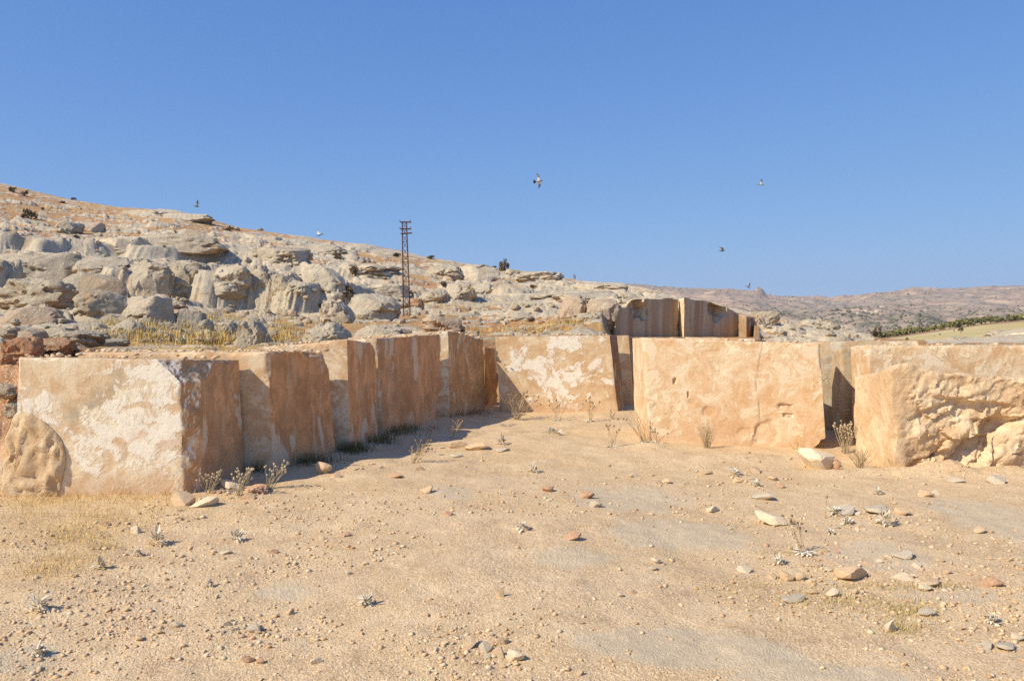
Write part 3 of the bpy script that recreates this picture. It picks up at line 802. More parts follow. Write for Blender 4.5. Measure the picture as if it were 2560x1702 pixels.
# rough split block at the right edge
R5_M = mat_rough("split_orange_stone", 31, a=(0.66, 0.475, 0.31), b=(0.77, 0.63, 0.47), dark=(0.42, 0.29, 0.19))
def r5(W, P):
    front = sstep(0.10, 0.0, P[:, 1]) * sstep(0.02, 0.10, P[:, 0] + 0.05 * fbm3(W * 3, 3, 3))
    topm = sstep(0.90, 1.0, P[:, 2])
    wr = np.stack([W[:, 0] * 0.80 + W[:, 2] * 0.60, W[:, 1], (-W[:, 0] * 0.60 + W[:, 2] * 0.80) * 1.5], 1) + 0.10 * np.stack([fbm3(W * 2.5, 70 + k, 3) for k in range(3)], 1)
    big = facets(wr, 0.62, 41, 0.55, 0.55) * 0.62
    med = facets(wr, 0.24, 43, 0.55, 0.6) * 0.24
    rgh = fbm3(W * 6, 47, 5, 0.6)
    px_ = (P[:, 0]); lowm = sstep(0.95, 0.45, W[:, 2] + 0.25 * fbm3(W * 1.1, 57, 2)) * sstep(0.10, 0.35, px_ * 1.4)
    W[:, 1] -= front * ((0.05 + 0.22 * lowm) * big + (0.05 + 0.12 * lowm) * med + (0.05 + 0.06 * lowm) * fbm3(W * 1.3, 49, 2) + 0.035 * rgh + 0.02 * facets(wr, 0.10, 44, 0.5, 0.6))
    # undercut foot and overhanging brow
    W[:, 1] += front * 0.12 * sstep(0.42, 0.05, W[:, 2]) * (0.5 + 1.2 * fbm3(W * 1.4, 51, 3))
    # ledges: dark clefts where slabs have broken out
    for px0, py0, px1, py1, dp, wd in ((2350, 1168, 2445, 1065, 0.16, 0.030), (2250, 1160, 2330, 1130, 0.12, 0.030), (2470, 1040, 2600, 1036, 0.14, 0.028), (2445, 1110, 2462, 1075, 0.08, 0.018),
                                       (2455, 1180, 2466, 1140, 0.09, 0.018), (2370, 992, 2470, 1006, 0.07, 0.02), (2310, 1020, 2370, 1000, 0.07, 0.02), (2340, 1175, 2375, 1120, 0.10, 0.02)):
        a = at(px0, py0, 9.35); b = at(px1, py1, 9.35)
        ab = np.array([b.x - a.x, b.z - a.z]); L2 = ab @ ab
        rx = W[:, 0] - a.x; rz = W[:, 2] - a.z
        t = np.clip((rx * ab[0] + rz * ab[1]) / L2, 0, 1)
        nn = 0.05 * fbm3(W * 4, int(px0), 3)
        d = (-(rx - t * ab[0]) * ab[1] + (rz - t * ab[1]) * ab[0]) / math.sqrt(L2) + nn
        off = np.sqrt((rx - t * ab[0]) ** 2 + (rz - t * ab[1]) ** 2)
        fall = np.exp(-np.maximum(off - 0.05, 0) ** 2 / 0.03)
        W[:, 1] += front * dp * 0.75 * sstep(wd * 0.8, -wd, d) * np.exp(np.minimum(d, 0) / 0.30) * fall
    W[:, 2] += topm * (0.09 * fbm3(W * 1.7, 55, 4) + 0.085 * np.exp(-((W[:, 0] - at(2240, 913, 9.5).x) / 0.16) ** 2) * sstep(0.6, 0.0, P[:, 1]))
    return W
blockR5 = block("stone_block", "rough split block with broken ledges, nearest at the right edge", R5_M,
      (2226, 930, 2238, 1178, 9.25), (2800, 948, 2800, 1190, 9.1), (2760, 946, 2760, 1150, 10.3), bl=(2136, 938, 2134, 1128, 10.45),
      seed=32, res=0.016, chip=0.05, amp=0.012, wobble=r5, group=G_R)

# rough natural corner of the white block, where the sawn face stops
def rock_mesh(name, seed, kind='round', sub=5, mat=None, flat=False):
    v, f = ICO[sub]
    p = v.copy()
    r = np.random.default_rng(seed)
    if kind in ('blocky', 'ledge'):
        n = 5.0 if kind == 'blocky' else 4.0
        p = p / (np.sum(np.abs(p) ** n, 1) ** (1 / n))[:, None]
    elif kind == 'slab':
        p = p / (np.sum(np.abs(p) ** 3.0, 1) ** (1 / 3.0))[:, None]
    q = v + seed * 3.3
    d = 0.26 * fbm3(q * 1.25, seed, 3, 0.5)
    if kind == 'fluted':
        side = np.clip(1 - np.abs(v[:, 2]), 0, 1)
        d += 0.13 * side * np.abs(fbm3(q * np.array([5.5, 5.5, 0.7]), seed + 3, 2)) - 0.05
        p[:, 2] = np.sign(p[:, 2]) * np.abs(p[:, 2]) ** 0.6
    if kind == 'ledge':
        side = np.clip(1.2 - np.abs(v[:, 2]), 0, 1)
        d += side * (0.10 * np.abs(fbm3(q * np.array([5.0, 5.0, 0.8]), seed + 3, 3)) - 0.12 * sstep(-0.15, -0.6, v[:, 2]))
    d += 0.10 * fbm3(q * 4.0, seed + 5, 4, 0.55)
    d -= 0.10 * np.exp(-(fbm3(q * np.array([1.7, 1.7, 1.1]), seed + 8, 3) / 0.035) ** 2)
    d -= 0.07 * np.clip(1 - np.abs(v[:, 2]) * 0.8, 0, 1) * np.maximum(0, fbm3(q * np.array([7.0, 7.0, 1.0]), seed + 18, 2))
    if kind in ('round', 'blocky'): d -= 0.08 * sstep(-0.10, -0.5, v[:, 2])
    qw = q * np.array([1, 1, 1.5]) + 0.18 * np.stack([fbm3(q * 2.0, seed + 30 + k, 2) for k in range(3)], 1)
    d += 0.20 * facets(qw, 0.80, seed + 11, 0.6, 0.8) * (1.2 if kind in ('blocky', 'ledge', 'slab') else 0.8)
    d += 0.055 * facets(qw, 0.28, seed + 12, 0.6, 0.9)
    p = p * (1 + d)[:, None]
    for k in range(3 if kind == 'round' else 5):          # broken faces
        nn = r.normal(size=3); nn[2] = abs(nn[2]) * 0.6; nn /= np.linalg.norm(nn)
        h = 0.72 + 0.22 * r.random()
        t = p @ nn - h - 0.04 * fbm3(p * 5, seed + k, 3)
        p = p - np.where(t > 0, t * 0.85, 0)[:, None] * nn
    lo, hi = p.min(0), p.max(0)
    p = (p - (lo + hi) / 2) / (hi - lo)                    # into a unit box
    me = mesh_np(name, p, f, not flat, None, [mat] if mat else None)
    me.set_sharp_from_angle(angle=math.radians(42))
    return me

v, f = ICO[5]
p = v / (np.sum(np.abs(v) ** 3.0, 1) ** (1 / 3.0))[:, None]
# outline of the broken corner, as seen on the block's face: (px, py)
outl = [(45, 1022), (90, 1048), (128, 1078), (150, 1110), (158, 1150), (150, 1190), (136, 1240), (-2, 1245), (4, 1200), (14, 1140), (20, 1070)]
def corner_part():
    pts = [at(px, py, 7.9) for px, py in outl]
    cx = sum(q.x for q in pts) / len(pts); cz = sum(q.z for q in pts) / len(pts)
    ang = np.array([math.atan2(q.z - cz, q.x - cx) for q in pts]); rr = np.array([math.hypot(q.x - cx, q.z - cz) for q in pts])
    o = np.argsort(ang); ang, rr = ang[o], rr[o]
    ang = np.concatenate([ang - 2 * math.pi, ang, ang + 2 * math.pi]); rr = np.tile(rr, 3)
    vv, ff = ICO[5]
    th = np.arctan2(vv[:, 2], vv[:, 0])
    rho = np.hypot(vv[:, 0], vv[:, 2])
    R_ = np.interp(th, ang, rr)
    rad = np.minimum(1, rho * 1.25) ** 0.8
    P_ = np.stack([cx + np.cos(th) * rad * R_, (7.932 + 0.12 * (cx + np.cos(th) * rad * R_ + 4.6) / 1.7 * 0.5) + np.sign(vv[:, 1]) * np.clip(1 - rad ** 8, 0, 1) ** 0.6 * np.where(vv[:, 1] < 0, 0.022, 0.40), cz + np.sin(th) * rad * R_], 1)
    P_[:, 1] -= np.where(vv[:, 1] < 0.2, (0.05 * fbm3(P_ * 5.5, 5, 5, 0.72) + 0.04 * facets(P_ + 0.05 * np.stack([fbm3(P_ * 6, 90 + k_, 3) for k_ in range(3)], 1), 0.10, 9, 0.6, 0.8)) * np.clip(1.15 - rad ** 4, 0, 1), 0)
    P_ += 0.012 * np.stack([fbm3(P_ * 7, 60 + k, 3) for k in range(3)], 1)
    return P_, ff
P_, ff = corner_part()
ow = np.array(blockA.location)
ROUGH_M = mat_rough("split_cream_stone", 33, a=(0.60, 0.43, 0.275), b=(0.70, 0.56, 0.40), dark=(0.40, 0.28, 0.18), sc=1.6)
rc_ = link("rough_corner", mesh_np("rough_corner", P_ - ow, ff, True, None, [ROUGH_M]), (0, 0, 0), blockA)
rc_['label'] = "rough unsawn lower corner of the white block"

# ------------------------------------------------------------------ second pit: sawn quarry faces
def cavity(px, py, D, r, dp):
    c = at(px, py, D)
    def g(W, P):
        front = P[:, 1] < 0.02
        dd = np.sqrt((W[:, 0] - c.x) ** 2 * 0.7 + (W[:, 2] - c.z) ** 2) / r + 0.8 * fbm3(W * 2.5, 3, 3)
        m = front * sstep(1.0, 0.6, dd)
        W[:, 0] -= 0.5 * dp * m; W[:, 1] += 0.8 * dp * m
        return W
    return g
def crown(a):
    def g(W, P):
        W[:, 2] += sstep(0.5, 1.0, P[:, 2]) * a * (4 * P[:, 0] * (1 - P[:, 0]) if a < 0.2 else 1.6 * (1 - P[:, 0]) * sstep(0.0, 0.38, P[:, 0]))
        return W
    return g
def ragged(amp, sd):
    def g(W, P):
        t = sstep(0.6, 1.0, P[:, 2])
        W[:, 2] += t * amp * fbm3(W * np.array([0.9, 0.9, 0.0]), sd, 4, 0.6)
        return W
    return g
W_M = mat_sawn("streaked_quarry_face", 41, base=(0.60, 0.44, 0.29), pale=(0.72, 0.60, 0.44), wt=0.555, side=(0.52, 0.36, 0.23))
def face_mat(name, seed):
    t = NT(name)
    o = t.mapv(t.obj, (seed * 3.1, seed * 1.7, seed))
    st = t.noise(t.mapv(o, (0, 0, 0), (1.6, 1.6, 0.10)), 1.0, 8, 0.65, 0.3)
    n = t.noise(o, 0.8, 8, 0.6); n2 = t.noise(o, 5.0, 6, 0.6)
    c = t.mix(t.rng(st, 0.36, 0.64), (0.36, 0.255, 0.175), (0.53, 0.44, 0.35))
    c = t.mix(t.rng(st, 0.56, 0.68, 0, 0.6), c, (0.50, 0.45, 0.40))
    c = t.mix(t.rng(n, 0.56, 0.70, 0, 0.4), c, (0.50, 0.28, 0.15))
    c = t.mix(t.rng(n2, 0.5, 0.3, 0, 0.4), c, (0.26, 0.18, 0.12))
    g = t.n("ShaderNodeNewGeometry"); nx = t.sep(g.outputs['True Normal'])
    c = t.mix(t.rng(nx[0], -0.1, -0.4), c, (0.76, 0.62, 0.43))  # left-turned faces painted paler, sunlight put into the colour
    return t.done(c, t.bump(n2, 0.4, 0.05))
FACE_M = face_mat("streaked_quarry_face", 5)
q1 = block("quarry_face", "brown streaked sawn quarry face left of the sunlit upright strip", FACE_M,
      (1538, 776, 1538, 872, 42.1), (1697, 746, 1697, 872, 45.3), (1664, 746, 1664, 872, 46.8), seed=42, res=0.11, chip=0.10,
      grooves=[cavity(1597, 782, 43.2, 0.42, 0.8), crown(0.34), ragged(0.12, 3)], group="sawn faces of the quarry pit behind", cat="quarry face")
q2 = block("quarry_face", "brown streaked sawn quarry face right of the sunlit upright strip", FACE_M,
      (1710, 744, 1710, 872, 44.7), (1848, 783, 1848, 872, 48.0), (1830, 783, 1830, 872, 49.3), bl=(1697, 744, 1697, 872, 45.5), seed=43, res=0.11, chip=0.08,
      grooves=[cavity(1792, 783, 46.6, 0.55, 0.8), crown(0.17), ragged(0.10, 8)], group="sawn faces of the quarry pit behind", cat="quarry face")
q3 = block("quarry_face", "dark end of the quarry pit in shade, beside a pale rock pillar", mat_sawn("dark_quarry_end", 44, side=(0.36, 0.23, 0.14), base=(0.40, 0.27, 0.17), pale=(0.46, 0.33, 0.22), wt=0.7),
      (1846, 785, 1846, 872, 47.4), (1866, 792, 1866, 872, 46.2), (1900, 792, 1900, 872, 48.0), seed=45, res=0.12, chip=0.10, group="sawn faces of the quarry pit behind", cat="quarry face")
t = NT("striped_quarry_face")
st = t.noise(t.mapv(t.obj, (3, 0, 0), (1.1, 1.1, 0.05)), 1.0, 5, 0.5)
n2 = t.noise(t.obj, 3.0, 7, 0.6)
c = t.ramp(st, [(0.30, (0.60, 0.36, 0.22)), (0.44, (0.70, 0.50, 0.34)), (0.5, (0.80, 0.74, 0.66)), (0.56, (0.52, 0.47, 0.42)), (0.64, (0.66, 0.42, 0.27)), (0.75, (0.50, 0.44, 0.38))])
c = t.mix(t.rng(n2, 0.45, 0.65, 0, 0.4), c, (0.76, 0.64, 0.50))
STR_M = t.done(c, t.bump(n2, 0.4, 0.05))
q4 = block("quarry_face", "striped orange, white and grey quarry face at the far right edge", STR_M,
      (2400, 864, 2400, 890, 41.5), (2700, 803, 2700, 890, 37.5), (2700, 800, 2700, 880, 40.0), bl=(2400, 863, 2400, 890, 43.5), seed=46, res=0.10, chip=0.12,
      grooves=[ragged(0.2, 14)], group="sawn faces of the quarry pit behind", cat="quarry face")

# ------------------------------------------------------------------ field, valley and far hills
FRK = np.array([(-3000, 862), (1700, 862), (2100, 858), (2190, 846), (2260, 838), (2350, 824), (2450, 808), (2560, 796), (2900, 780), (6000, 770)], dtype=float)
def field_z(x, y):
    u = 1280 + F * x / y
    e1 = slope(np.interp(u, FRK[:, 0], FRK[:, 1])); e0 = slope(885.0)
    t_ = np.clip(np.log(np.maximum(y, 90) / 90.0) / math.log(440 / 90.0), 0, 1)
    z = H + (e0 + (e1 - e0) * t_) * y
    zr = H + e1 * 440
    z = np.where(y > 440, zr - 0.06 * (y - 440), z)
    return z + 0.35 * fbm2(x * 0.05, y * 0.05, 201, 4) + 0.9 * fbm2(x * 0.012, y * 0.012, 207, 3)
t = NT("dry_pasture")
g = t.n("ShaderNodeNewGeometry"); o = g.outputs['Position']
n1 = t.noise(o, 0.02, 7, 0.6, 0.4); n2 = t.noise(t.mapv(o, (0, 0, 0), (0.10, 0.3, 0.3)), 1.0, 8, 0.65); n3 = t.noise(o, 0.6, 6, 0.6)
c = t.mix(t.rng(n1, 0.36, 0.62), (0.50, 0.41, 0.19), (0.57, 0.48, 0.26))
c = t.mix(t.rng(n2, 0.55, 0.68, 0, 0.7), c, (0.60, 0.53, 0.40))
c = t.mix(t.rng(n3, 0.44, 0.30, 0, 0.6), c, (0.32, 0.26, 0.12))
y_ = t.sep(o)[1]
c = t.mix(t.math('MULTIPLY', t.rng(y_, 372, 385), t.rng(y_, 412, 400)), c, (0.34, 0.20, 0.13))
c = t.mix(t.rng(y_, 430, 445), c, (0.66, 0.60, 0.47))
FIELD_M = t.done(c)
uf = np.linspace(1500, 5200, 420); df = np.concatenate([np.exp(np.linspace(math.log(75), math.log(460), 170)), np.linspace(470, 700, 16)])
X, Y, q = grid(uf, df)
fld = link("field", mesh_np("field", np.stack([X, Y, field_z(X, Y)], 1), q, True, None, [FIELD_M]))
tag(fld, "yellow dry grass field sloping up to a row of trees", kind="structure")

HRK = np.array([(-6000, 715), (0, 735), (1300, 722), (1500, 714), (1560, 710), (1600, 710), (1640, 715), (1720, 720), (1830, 722), (1890, 727), (1920, 738), (1960, 741), (2000, 743), (2040, 744),
                (2075, 747), (2120, 743), (2200, 732), (2290, 722), (2400, 720), (2500, 719), (2560, 716), (2800, 712), (3500, 725), (9000, 715)], dtype=float)
def far_z(x, y):
    u = 1280 + F * x / y
    yr = np.interp(u, HRK[:, 0], HRK[:, 1])
    e1 = slope(yr); e0 = slope(870.0)
    t_ = np.clip((np.log(y) - math.log(720)) / math.log(2700 / 720.0), 0, 1)
    z = H + (e0 + (e1 - e0) * t_ ** 0.85) * y
    z = np.where(y > 2700, H + e1 * 2700 - 0.12 * (y - 2700), z)
    m = sstep(0, 0.25, t_) * sstep(2700, 2500, y)
    gul = np.abs(fbm2(x * 0.0022, y * 0.0016, 301, 4, 0.5))
    z = z + m * (26 * (gul - 0.2) + 14 * fbm2(x * 0.012, y * 0.012, 305, 4, 0.55)) + 2.2 * fbm2(x * 0.05, y * 0.05, 309, 3) * sstep(0, .2, t_)
    z = z + 13.0 * sstep(2520, 2560, y) * sstep(2800, 2740, y) * sstep(1880, 1896, u) * sstep(1918, 1902, u)
    return z
t = NT("far_scrub_hills")
g = t.n("ShaderNodeNewGeometry"); o = g.outputs['Position']
n1 = t.noise(o, 0.0035, 8, 0.6, 0.5); n2 = t.noise(t.mapv(o, (0, 0, 0), (0.010, 0.010, 0.06)), 1.0, 9, 0.65); n3 = t.noise(o, 0.05, 7, 0.65)
c = t.mix(t.rng(n1, 0.38, 0.62), (0.47, 0.345, 0.27), (0.38, 0.31, 0.26))
c = t.mix(t.rng(n2, 0.50, 0.64, 0, 0.7), c, (0.64, 0.50, 0.38))
c = t.mix(t.rng(n3, 0.50, 0.36, 0, 0.85), c, (0.20, 0.185, 0.15))
n5 = t.noise(o, 0.022, 8, 0.7, 0.4)
c = t.mix(t.rng(n5, 0.50, 0.62, 0, 0.6), c, (0.24, 0.225, 0.18))
z_ = t.sep(o)[2]
lowm = t.math('MULTIPLY', t.rng(z_, 22, -12), t.rng(n1, 0.60, 0.42))
c = t.mix(t.math('MULTIPLY', lowm, t.rng(n3, 0.62, 0.42)), c, (0.13, 0.14, 0.10))
FAR_M = t.done(c, t.bump(n3, 0.6, 4.0))
uf = np.concatenate([np.linspace(-6000, 1450, 90)[:-1], np.linspace(1450, 2700, 720), np.linspace(2700, 9000, 80)[1:]])
df = np.concatenate([np.exp(np.linspace(math.log(660), math.log(2700), 240)), np.linspace(2720, 3300, 12)])
X, Y, q = grid(uf, df)
fh = link("distant_hills", mesh_np("distant_hills", np.stack([X, Y, far_z(X, Y)], 1), q, True, None, [FAR_M]))
tag(fh, "hazy pinkish hills dotted with scrub along the horizon", kind="structure")
# valley floor under everything
vv = np.array([(-6000, -600, -45), (6000, -600, -45), (6000, 3400, -45), (-6000, 3400, -45)], float)
vf = link("valley_floor", mesh_np("valley_floor", vv, np.array([[0, 1, 2, 3]]), False, None, [FAR_M]))
tag(vf, "valley floor below the hills", kind="structure")

def hit_fn(fn, px, py, d0, d1, n=1500):
    x, y, z = ray(px, py)
    D = np.exp(np.linspace(math.log(d0), math.log(d1), n))
    T = fn(x / y * D, D)
    k = np.nonzero(H + z / y * D <= T)[0]
    j = k[0] if len(k) else n - 1
    return Vector((x / y * D[j], D[j], T[j]))

# ------------------------------------------------------------------ haze over the valley
HAZE = 0.00011
bm = bmesh.new(); bmesh.ops.create_cube(bm, size=1.0)
for w in bm.verts:
    w.co = Vector((w.co.x * 13000, 1300 + w.co.y * 4600, 42 + w.co.z * 190))
me = bpy.data.meshes.new("haze"); bm.to_mesh(me); bm.free()
hm = bpy.data.materials.new("haze_air"); hm.use_nodes = True
ht = hm.node_tree; ht.nodes.clear()
pv = ht.nodes.new("ShaderNodeVolumePrincipled"); ho = ht.nodes.new("ShaderNodeOutputMaterial")
pv.inputs['Color'].default_value = (0.80, 0.88, 1.0, 1); pv.inputs['Density'].default_value = HAZE; pv.inputs['Anisotropy'].default_value = 0.2
ht.links.new(pv.outputs[0], ho.inputs['Volume'])
me.materials.append(hm)
hz = link("haze", me)
tag(hz, "thin blue haze between here and the far hills", kind="stuff")

# ------------------------------------------------------------------ boulders and outcrops on the hillside
KA = mat_karst("grey_limestone", 1)
KB = mat_karst("cream_limestone", 2, cream=(0.63, 0.555, 0.455), grey=(0.50, 0.445, 0.37))
KC = mat_karst("red_stained_rock", 3, cream=(0.56, 0.30, 0.18), grey=(0.50, 0.33, 0.22), stain=(0.46, 0.20, 0.10))
KD = mat_karst("pink_stained_rock", 4, cream=(0.60, 0.46, 0.35), grey=(0.52, 0.42, 0.34), stain=(0.50, 0.27, 0.15))
KM = {'a': KA, 'b': KB, 'c': KC, 'd': KD}
def boulder(px, py, w, h, kind, mat, label, seed, name="boulder", dep=0.85, dist=None, rot=0.0, group="boulders and outcrops on the hillside", sub=5, buried=0.55, cat=None):
    """px: middle, py: foot, w x h: size in photograph pixels"""
    p = hit(px, py) if dist is None else at(px, py, dist)
    k = p.y / F
    h *= 0.84; buried += 0.35 if kind in ('slab', 'ledge') else 0.1
    W_, H_ = w * k * 1.16, h * k * (1 + buried) * 1.04
    me = rock_mesh(name, seed, kind, sub, KM[mat])
    o = link(name, me, (p.x, p.y + W_ * dep * 0.42, p.z + H_ * 0.5 - h * k * buried))
    o.scale = (W_, W_ * dep, H_)
    o.rotation_euler = (0, 0, rot)
    return tag(o, label, cat or ("rock outcrop" if name == "rock_outcrop" else "boulder"), group)
OUT = "rock_outcrop"
BL = [
 (70, 752, 190, 68, 'ledge', 'a', "fluted grey ledge at the left edge, lower of the two", OUT, 0.6),
 (60, 690, 230, 66, 'ledge', 'a', "broad grey ledge at the left edge, upper of the two", OUT, 0.6),
 (222, 738, 160, 70, 'ledge', 'a', "dark faced ledge right of the left edge ledges, under a grass tuft", OUT, 0.6),
 (245, 684, 130, 50, 'blocky', 'a', "humped grey rock above the dark faced ledge", OUT, 0.8),
 (352, 726, 112, 84, 'fluted', 'a', "tall fluted boulder with a rounded head and dark foot", "boulder", 0.8),
 (462, 724, 110, 78, 'fluted', 'a', "wide fluted rock right of the tall fluted one", "boulder", 0.8),
 (432, 738, 84, 46, 'round', 'a', "rounded boulder leaning before the wide fluted rock", "boulder", 0.8),
 (540, 741, 106, 44, 'round', 'b', "low oblong boulder with a dark hollow under its lip", "boulder", 0.8),
 (566, 716, 92, 62, 'blocky', 'b', "smooth pale wedge shaped rock above the oblong boulder", "boulder", 0.9),
 (640, 722, 84, 62, 'fluted', 'a', "grey rock in shade right of the pale wedge", "boulder", 0.9),
 (705, 722, 70, 52, 'fluted', 'b', "pale fluted rock in the middle of the cliff band", "boulder", 0.9),
 (738, 732, 46, 36, 'blocky', 'b', "small square cracked rock at the foot of the cliff band", "boulder", 0.9),
 (800, 735, 130, 76, 'slab', 'b', "broad smooth rock dome in the middle of the hillside", OUT, 0.9),
 (890, 690, 190, 40, 'slab', 'b', "long smooth rock back above the broad dome", OUT, 0.9),
 (690, 655, 130, 46, 'blocky', 'a', "craggy grey outcrop high in the middle of the slope", OUT, 0.8),
 (800, 632, 110, 28, 'slab', 'a', "dark pitted ledge high up left of the pylon top", OUT, 0.8),
 (205, 578, 70, 34, 'blocky', 'd', "square topped rock on the upper left slope", "boulder", 0.9),
 (160, 572, 60, 22, 'slab', 'b', "flat rock joined to the square topped one", "boulder", 0.9),
 (292, 628, 150, 46, 'slab', 'b', "sprawling pale outcrop on the left mid slope", OUT, 0.8),
 (430, 612, 210, 44, 'slab', 'b', "long pale outcrop under the skyline left of centre", OUT, 0.7),
 (455, 546, 130, 18, 'ledge', 'b', "pale ledge forming the skyline beside the flying bird", OUT, 0.6),
 (340, 537, 120, 16, 'ledge', 'b', "thin white ledge along the left skyline", OUT, 0.6),
 (530, 642, 62, 26, 'round', 'b', "low pale hump below the long outcrop", "boulder", 0.9),
 (228, 800, 128, 82, 'round', 'a', "big rounded outcrop with two lobes, lower left", OUT, 0.8),
 (330, 800, 150, 74, 'slab', 'b', "smooth sloping slab right of the two lobed outcrop", OUT, 0.8),
 (310, 832, 72, 38, 'round', 'a', "small dome shaped boulder in yellow grass", "boulder", 0.9),
 (60, 812, 150, 52, 'slab', 'd', "brownish rock shelf at the lower left edge", OUT, 0.7),
 (150, 850, 170, 36, 'slab', 'a', "long dark grey slab above the red earth", OUT, 0.7),
 (230, 868, 120, 24, 'slab', 'a', "low grey slab just behind the white block", OUT, 0.7),
 (626, 868, 76, 74, 'blocky', 'b', "upright pale boulder with a shadowed notch behind the second block", "boulder", 0.9),
 (567, 842, 50, 46, 'round', 'a', "pitted round boulder left of the upright pale one", "boulder", 0.9),
 (508, 826, 40, 32, 'round', 'a', "squat brownish boulder left of the pitted one", "boulder", 0.9),
 (470, 822, 56, 52, 'blocky', 'a', "broken grey rock in the grass left of centre", "boulder", 0.9),
 (436, 800, 44, 26, 'round', 'd', "brown boulder with a red foot beside the broken rock", "boulder", 0.9),
 (806, 860, 110, 62, 'round', 'b', "layered cream boulder right of the upright one, lower half", "boulder", 0.9),
 (838, 806, 74, 66, 'blocky', 'b', "cream boulder stacked on the layered one", "boulder", 0.9),
 (925, 800, 124, 76, 'round', 'a', "large shaded boulder below the dry bush", "boulder", 0.9),
 (950, 842, 130, 32, 'slab', 'b', "flat cream rock sheet behind the shaded blocks", OUT, 0.9),
 (1040, 768, 34, 26, 'blocky', 'c', "small orange red boulder at the pylon foot", "boulder", 0.9),
 (1082, 756, 72, 38, 'round', 'a', "grey boulder right of the orange red one", "boulder", 0.9),
 (1150, 748, 76, 40, 'blocky', 'b', "pale angular boulder with an undercut, right of the pylon", "boulder", 0.9),
 (1208, 735, 54, 32, 'round', 'b', "rounded boulder right of the angular one", "boulder", 0.9),
 (1105, 832, 96, 44, 'blocky', 'd', "pinkish brown boulder lying behind the left row corner", "boulder", 0.8),
 (962, 738, 100, 34, 'slab', 'b', "pale slab rock left of the pylon", OUT, 0.9),
 (955, 768, 120, 28, 'slab', 'b', "low smooth rock sheet at the left of the pylon foot", OUT, 0.9),
 (1110, 694, 110, 36, 'slab', 'a', "grey ribbed rock right of the pylon, mid slope", OUT, 0.9),
 (1190, 694, 110, 40, 'slab', 'b', "pale ribbed rock below the hilltop bush", OUT, 0.9),
 (1350, 698, 110, 26, 'blocky', 'b', "pale craggy rock breaking the skyline right of the hilltop bush", OUT, 0.8),
 (1282, 690, 40, 18, 'slab', 'b', "small pale rock at the foot of the hilltop bush", "boulder", 0.9),
 (1500, 722, 130, 20, 'ledge', 'b', "flat pale ledge on the skyline above the quarry pit", OUT, 0.7),
 (1455, 740, 150, 16, 'ledge', 'b', "long pale ledge just below the skyline ledge", OUT, 0.7),
 (1330, 750, 120, 12, 'slab', 'b', "flat whitish rock sheet in the middle of the red slope", OUT, 0.8),
 (1300, 800, 70, 18, 'slab', 'a', "grey knobbly rock among the red soil", OUT, 0.8),
 (1470, 800, 60, 20, 'slab', 'a', "small grey rock at the left of the pit mouth", "boulder", 0.8),
 (1528, 834, 124, 40, 'slab', 'b', "big flat cream rock above the white patched block", "boulder", 0.9),
]
for i, (px, py, w, h, kind, m, lab, nm, dep) in enumerate(BL):
    boulder(px, py, w, h, kind, m, lab, 100 + i * 3, nm, dep)
for i, (px, py, w, h, D, kind, m, lab) in enumerate([
 (30, 905, 110, 72, 11.6, 'blocky', 'c', "red brown earthy rock at the left edge behind the white block"),
 (118, 880, 90, 40, 12.2, 'slab', 'c', "low red earthy rock above the white block top, left"),
 (170, 878, 60, 24, 12.6, 'round', 'd', "brown rubble rock above the white block top"),
 (60, 846, 50, 26, 12.8, 'blocky', 'd', "tan rock on the crest of the red bank"),
 (96, 842, 34, 24, 13.0, 'round', 'd', "round brown rock on the crest of the red bank"),
 (12, 838, 40, 22, 12.8, 'round', 'a', "grey rock on the crest of the red bank at the frame edge"),
 (205, 884, 40, 18, 12.4, 'blocky', 'c', "small red rock at the right end of the red bank"),
 (8, 985, 44, 30, 11.0, 'round', 'a', "dark pitted rock at the left frame edge beside the white block"),
 (22, 1030, 40, 24, 10.4, 'slab', 'a', "grey flat rock at the left frame edge, below the pitted one"),
]):
    boulder(px, py, w, h, kind, m, lab, 600 + i * 3, "boulder", 0.8, D, group="rocks on the red bank at the left")
# the natural edge of the second pit and the rocks beyond it
for i, (px, py, w, h, D, kind, m, lab, nm) in enumerate([
 (1445, 792, 90, 62, 42.5, 'fluted', 'd', "overhanging brown rock at the left end of the quarry pit", OUT),
 (1508, 800, 74, 62, 42.0, 'fluted', 'd', "cavernous brown rock touching the left quarry face", OUT),
 (1480, 752, 150, 26, 44.5, 'ledge', 'b', "pale rock brow above the cavernous brown rock", OUT),
 (1892, 850, 60, 76, 47.0, 'fluted', 'd', "pale brown rock pillar at the right end of the quarry pit", OUT),
 (1920, 815, 62, 42, 47.8, 'blocky', 'a', "grey capped rock beside the pale pillar", "boulder"),
 (1985, 850, 110, 50, 49, 'slab', 'd', "tan rock bank right of the pillar", OUT),
 (1968, 826, 40, 34, 49.5, 'round', 'b', "tan round boulder on the right slope", "boulder"),
 (2058, 824, 90, 30, 53, 'slab', 'b', "pale slab on the right slope", OUT),
 (2100, 852, 130, 30, 50, 'slab', 'a', "grey white rock sheet above the right blocks", OUT),
 (2130, 832, 70, 22, 55, 'slab', 'b', "white rock lip at the end of the right slope", OUT),
 (2165, 846, 60, 16, 54, 'slab', 'b', "low white rock beside the bush on the right slope", "boulder"),
 (2030, 848, 50, 22, 48, 'blocky', 'd', "rust stained angular rock on the right slope", "boulder"),
 (2440, 856, 100, 15, 46, 'slab', 'a', "grey white rock crest leading to the striped quarry face", OUT),
 (2530, 838, 90, 15, 45, 'slab', 'a', "grey white rock crest above the striped quarry face", OUT),
]):
    boulder(px, py, w, h, kind, m, lab, 400 + i * 3, nm, 0.8, D)
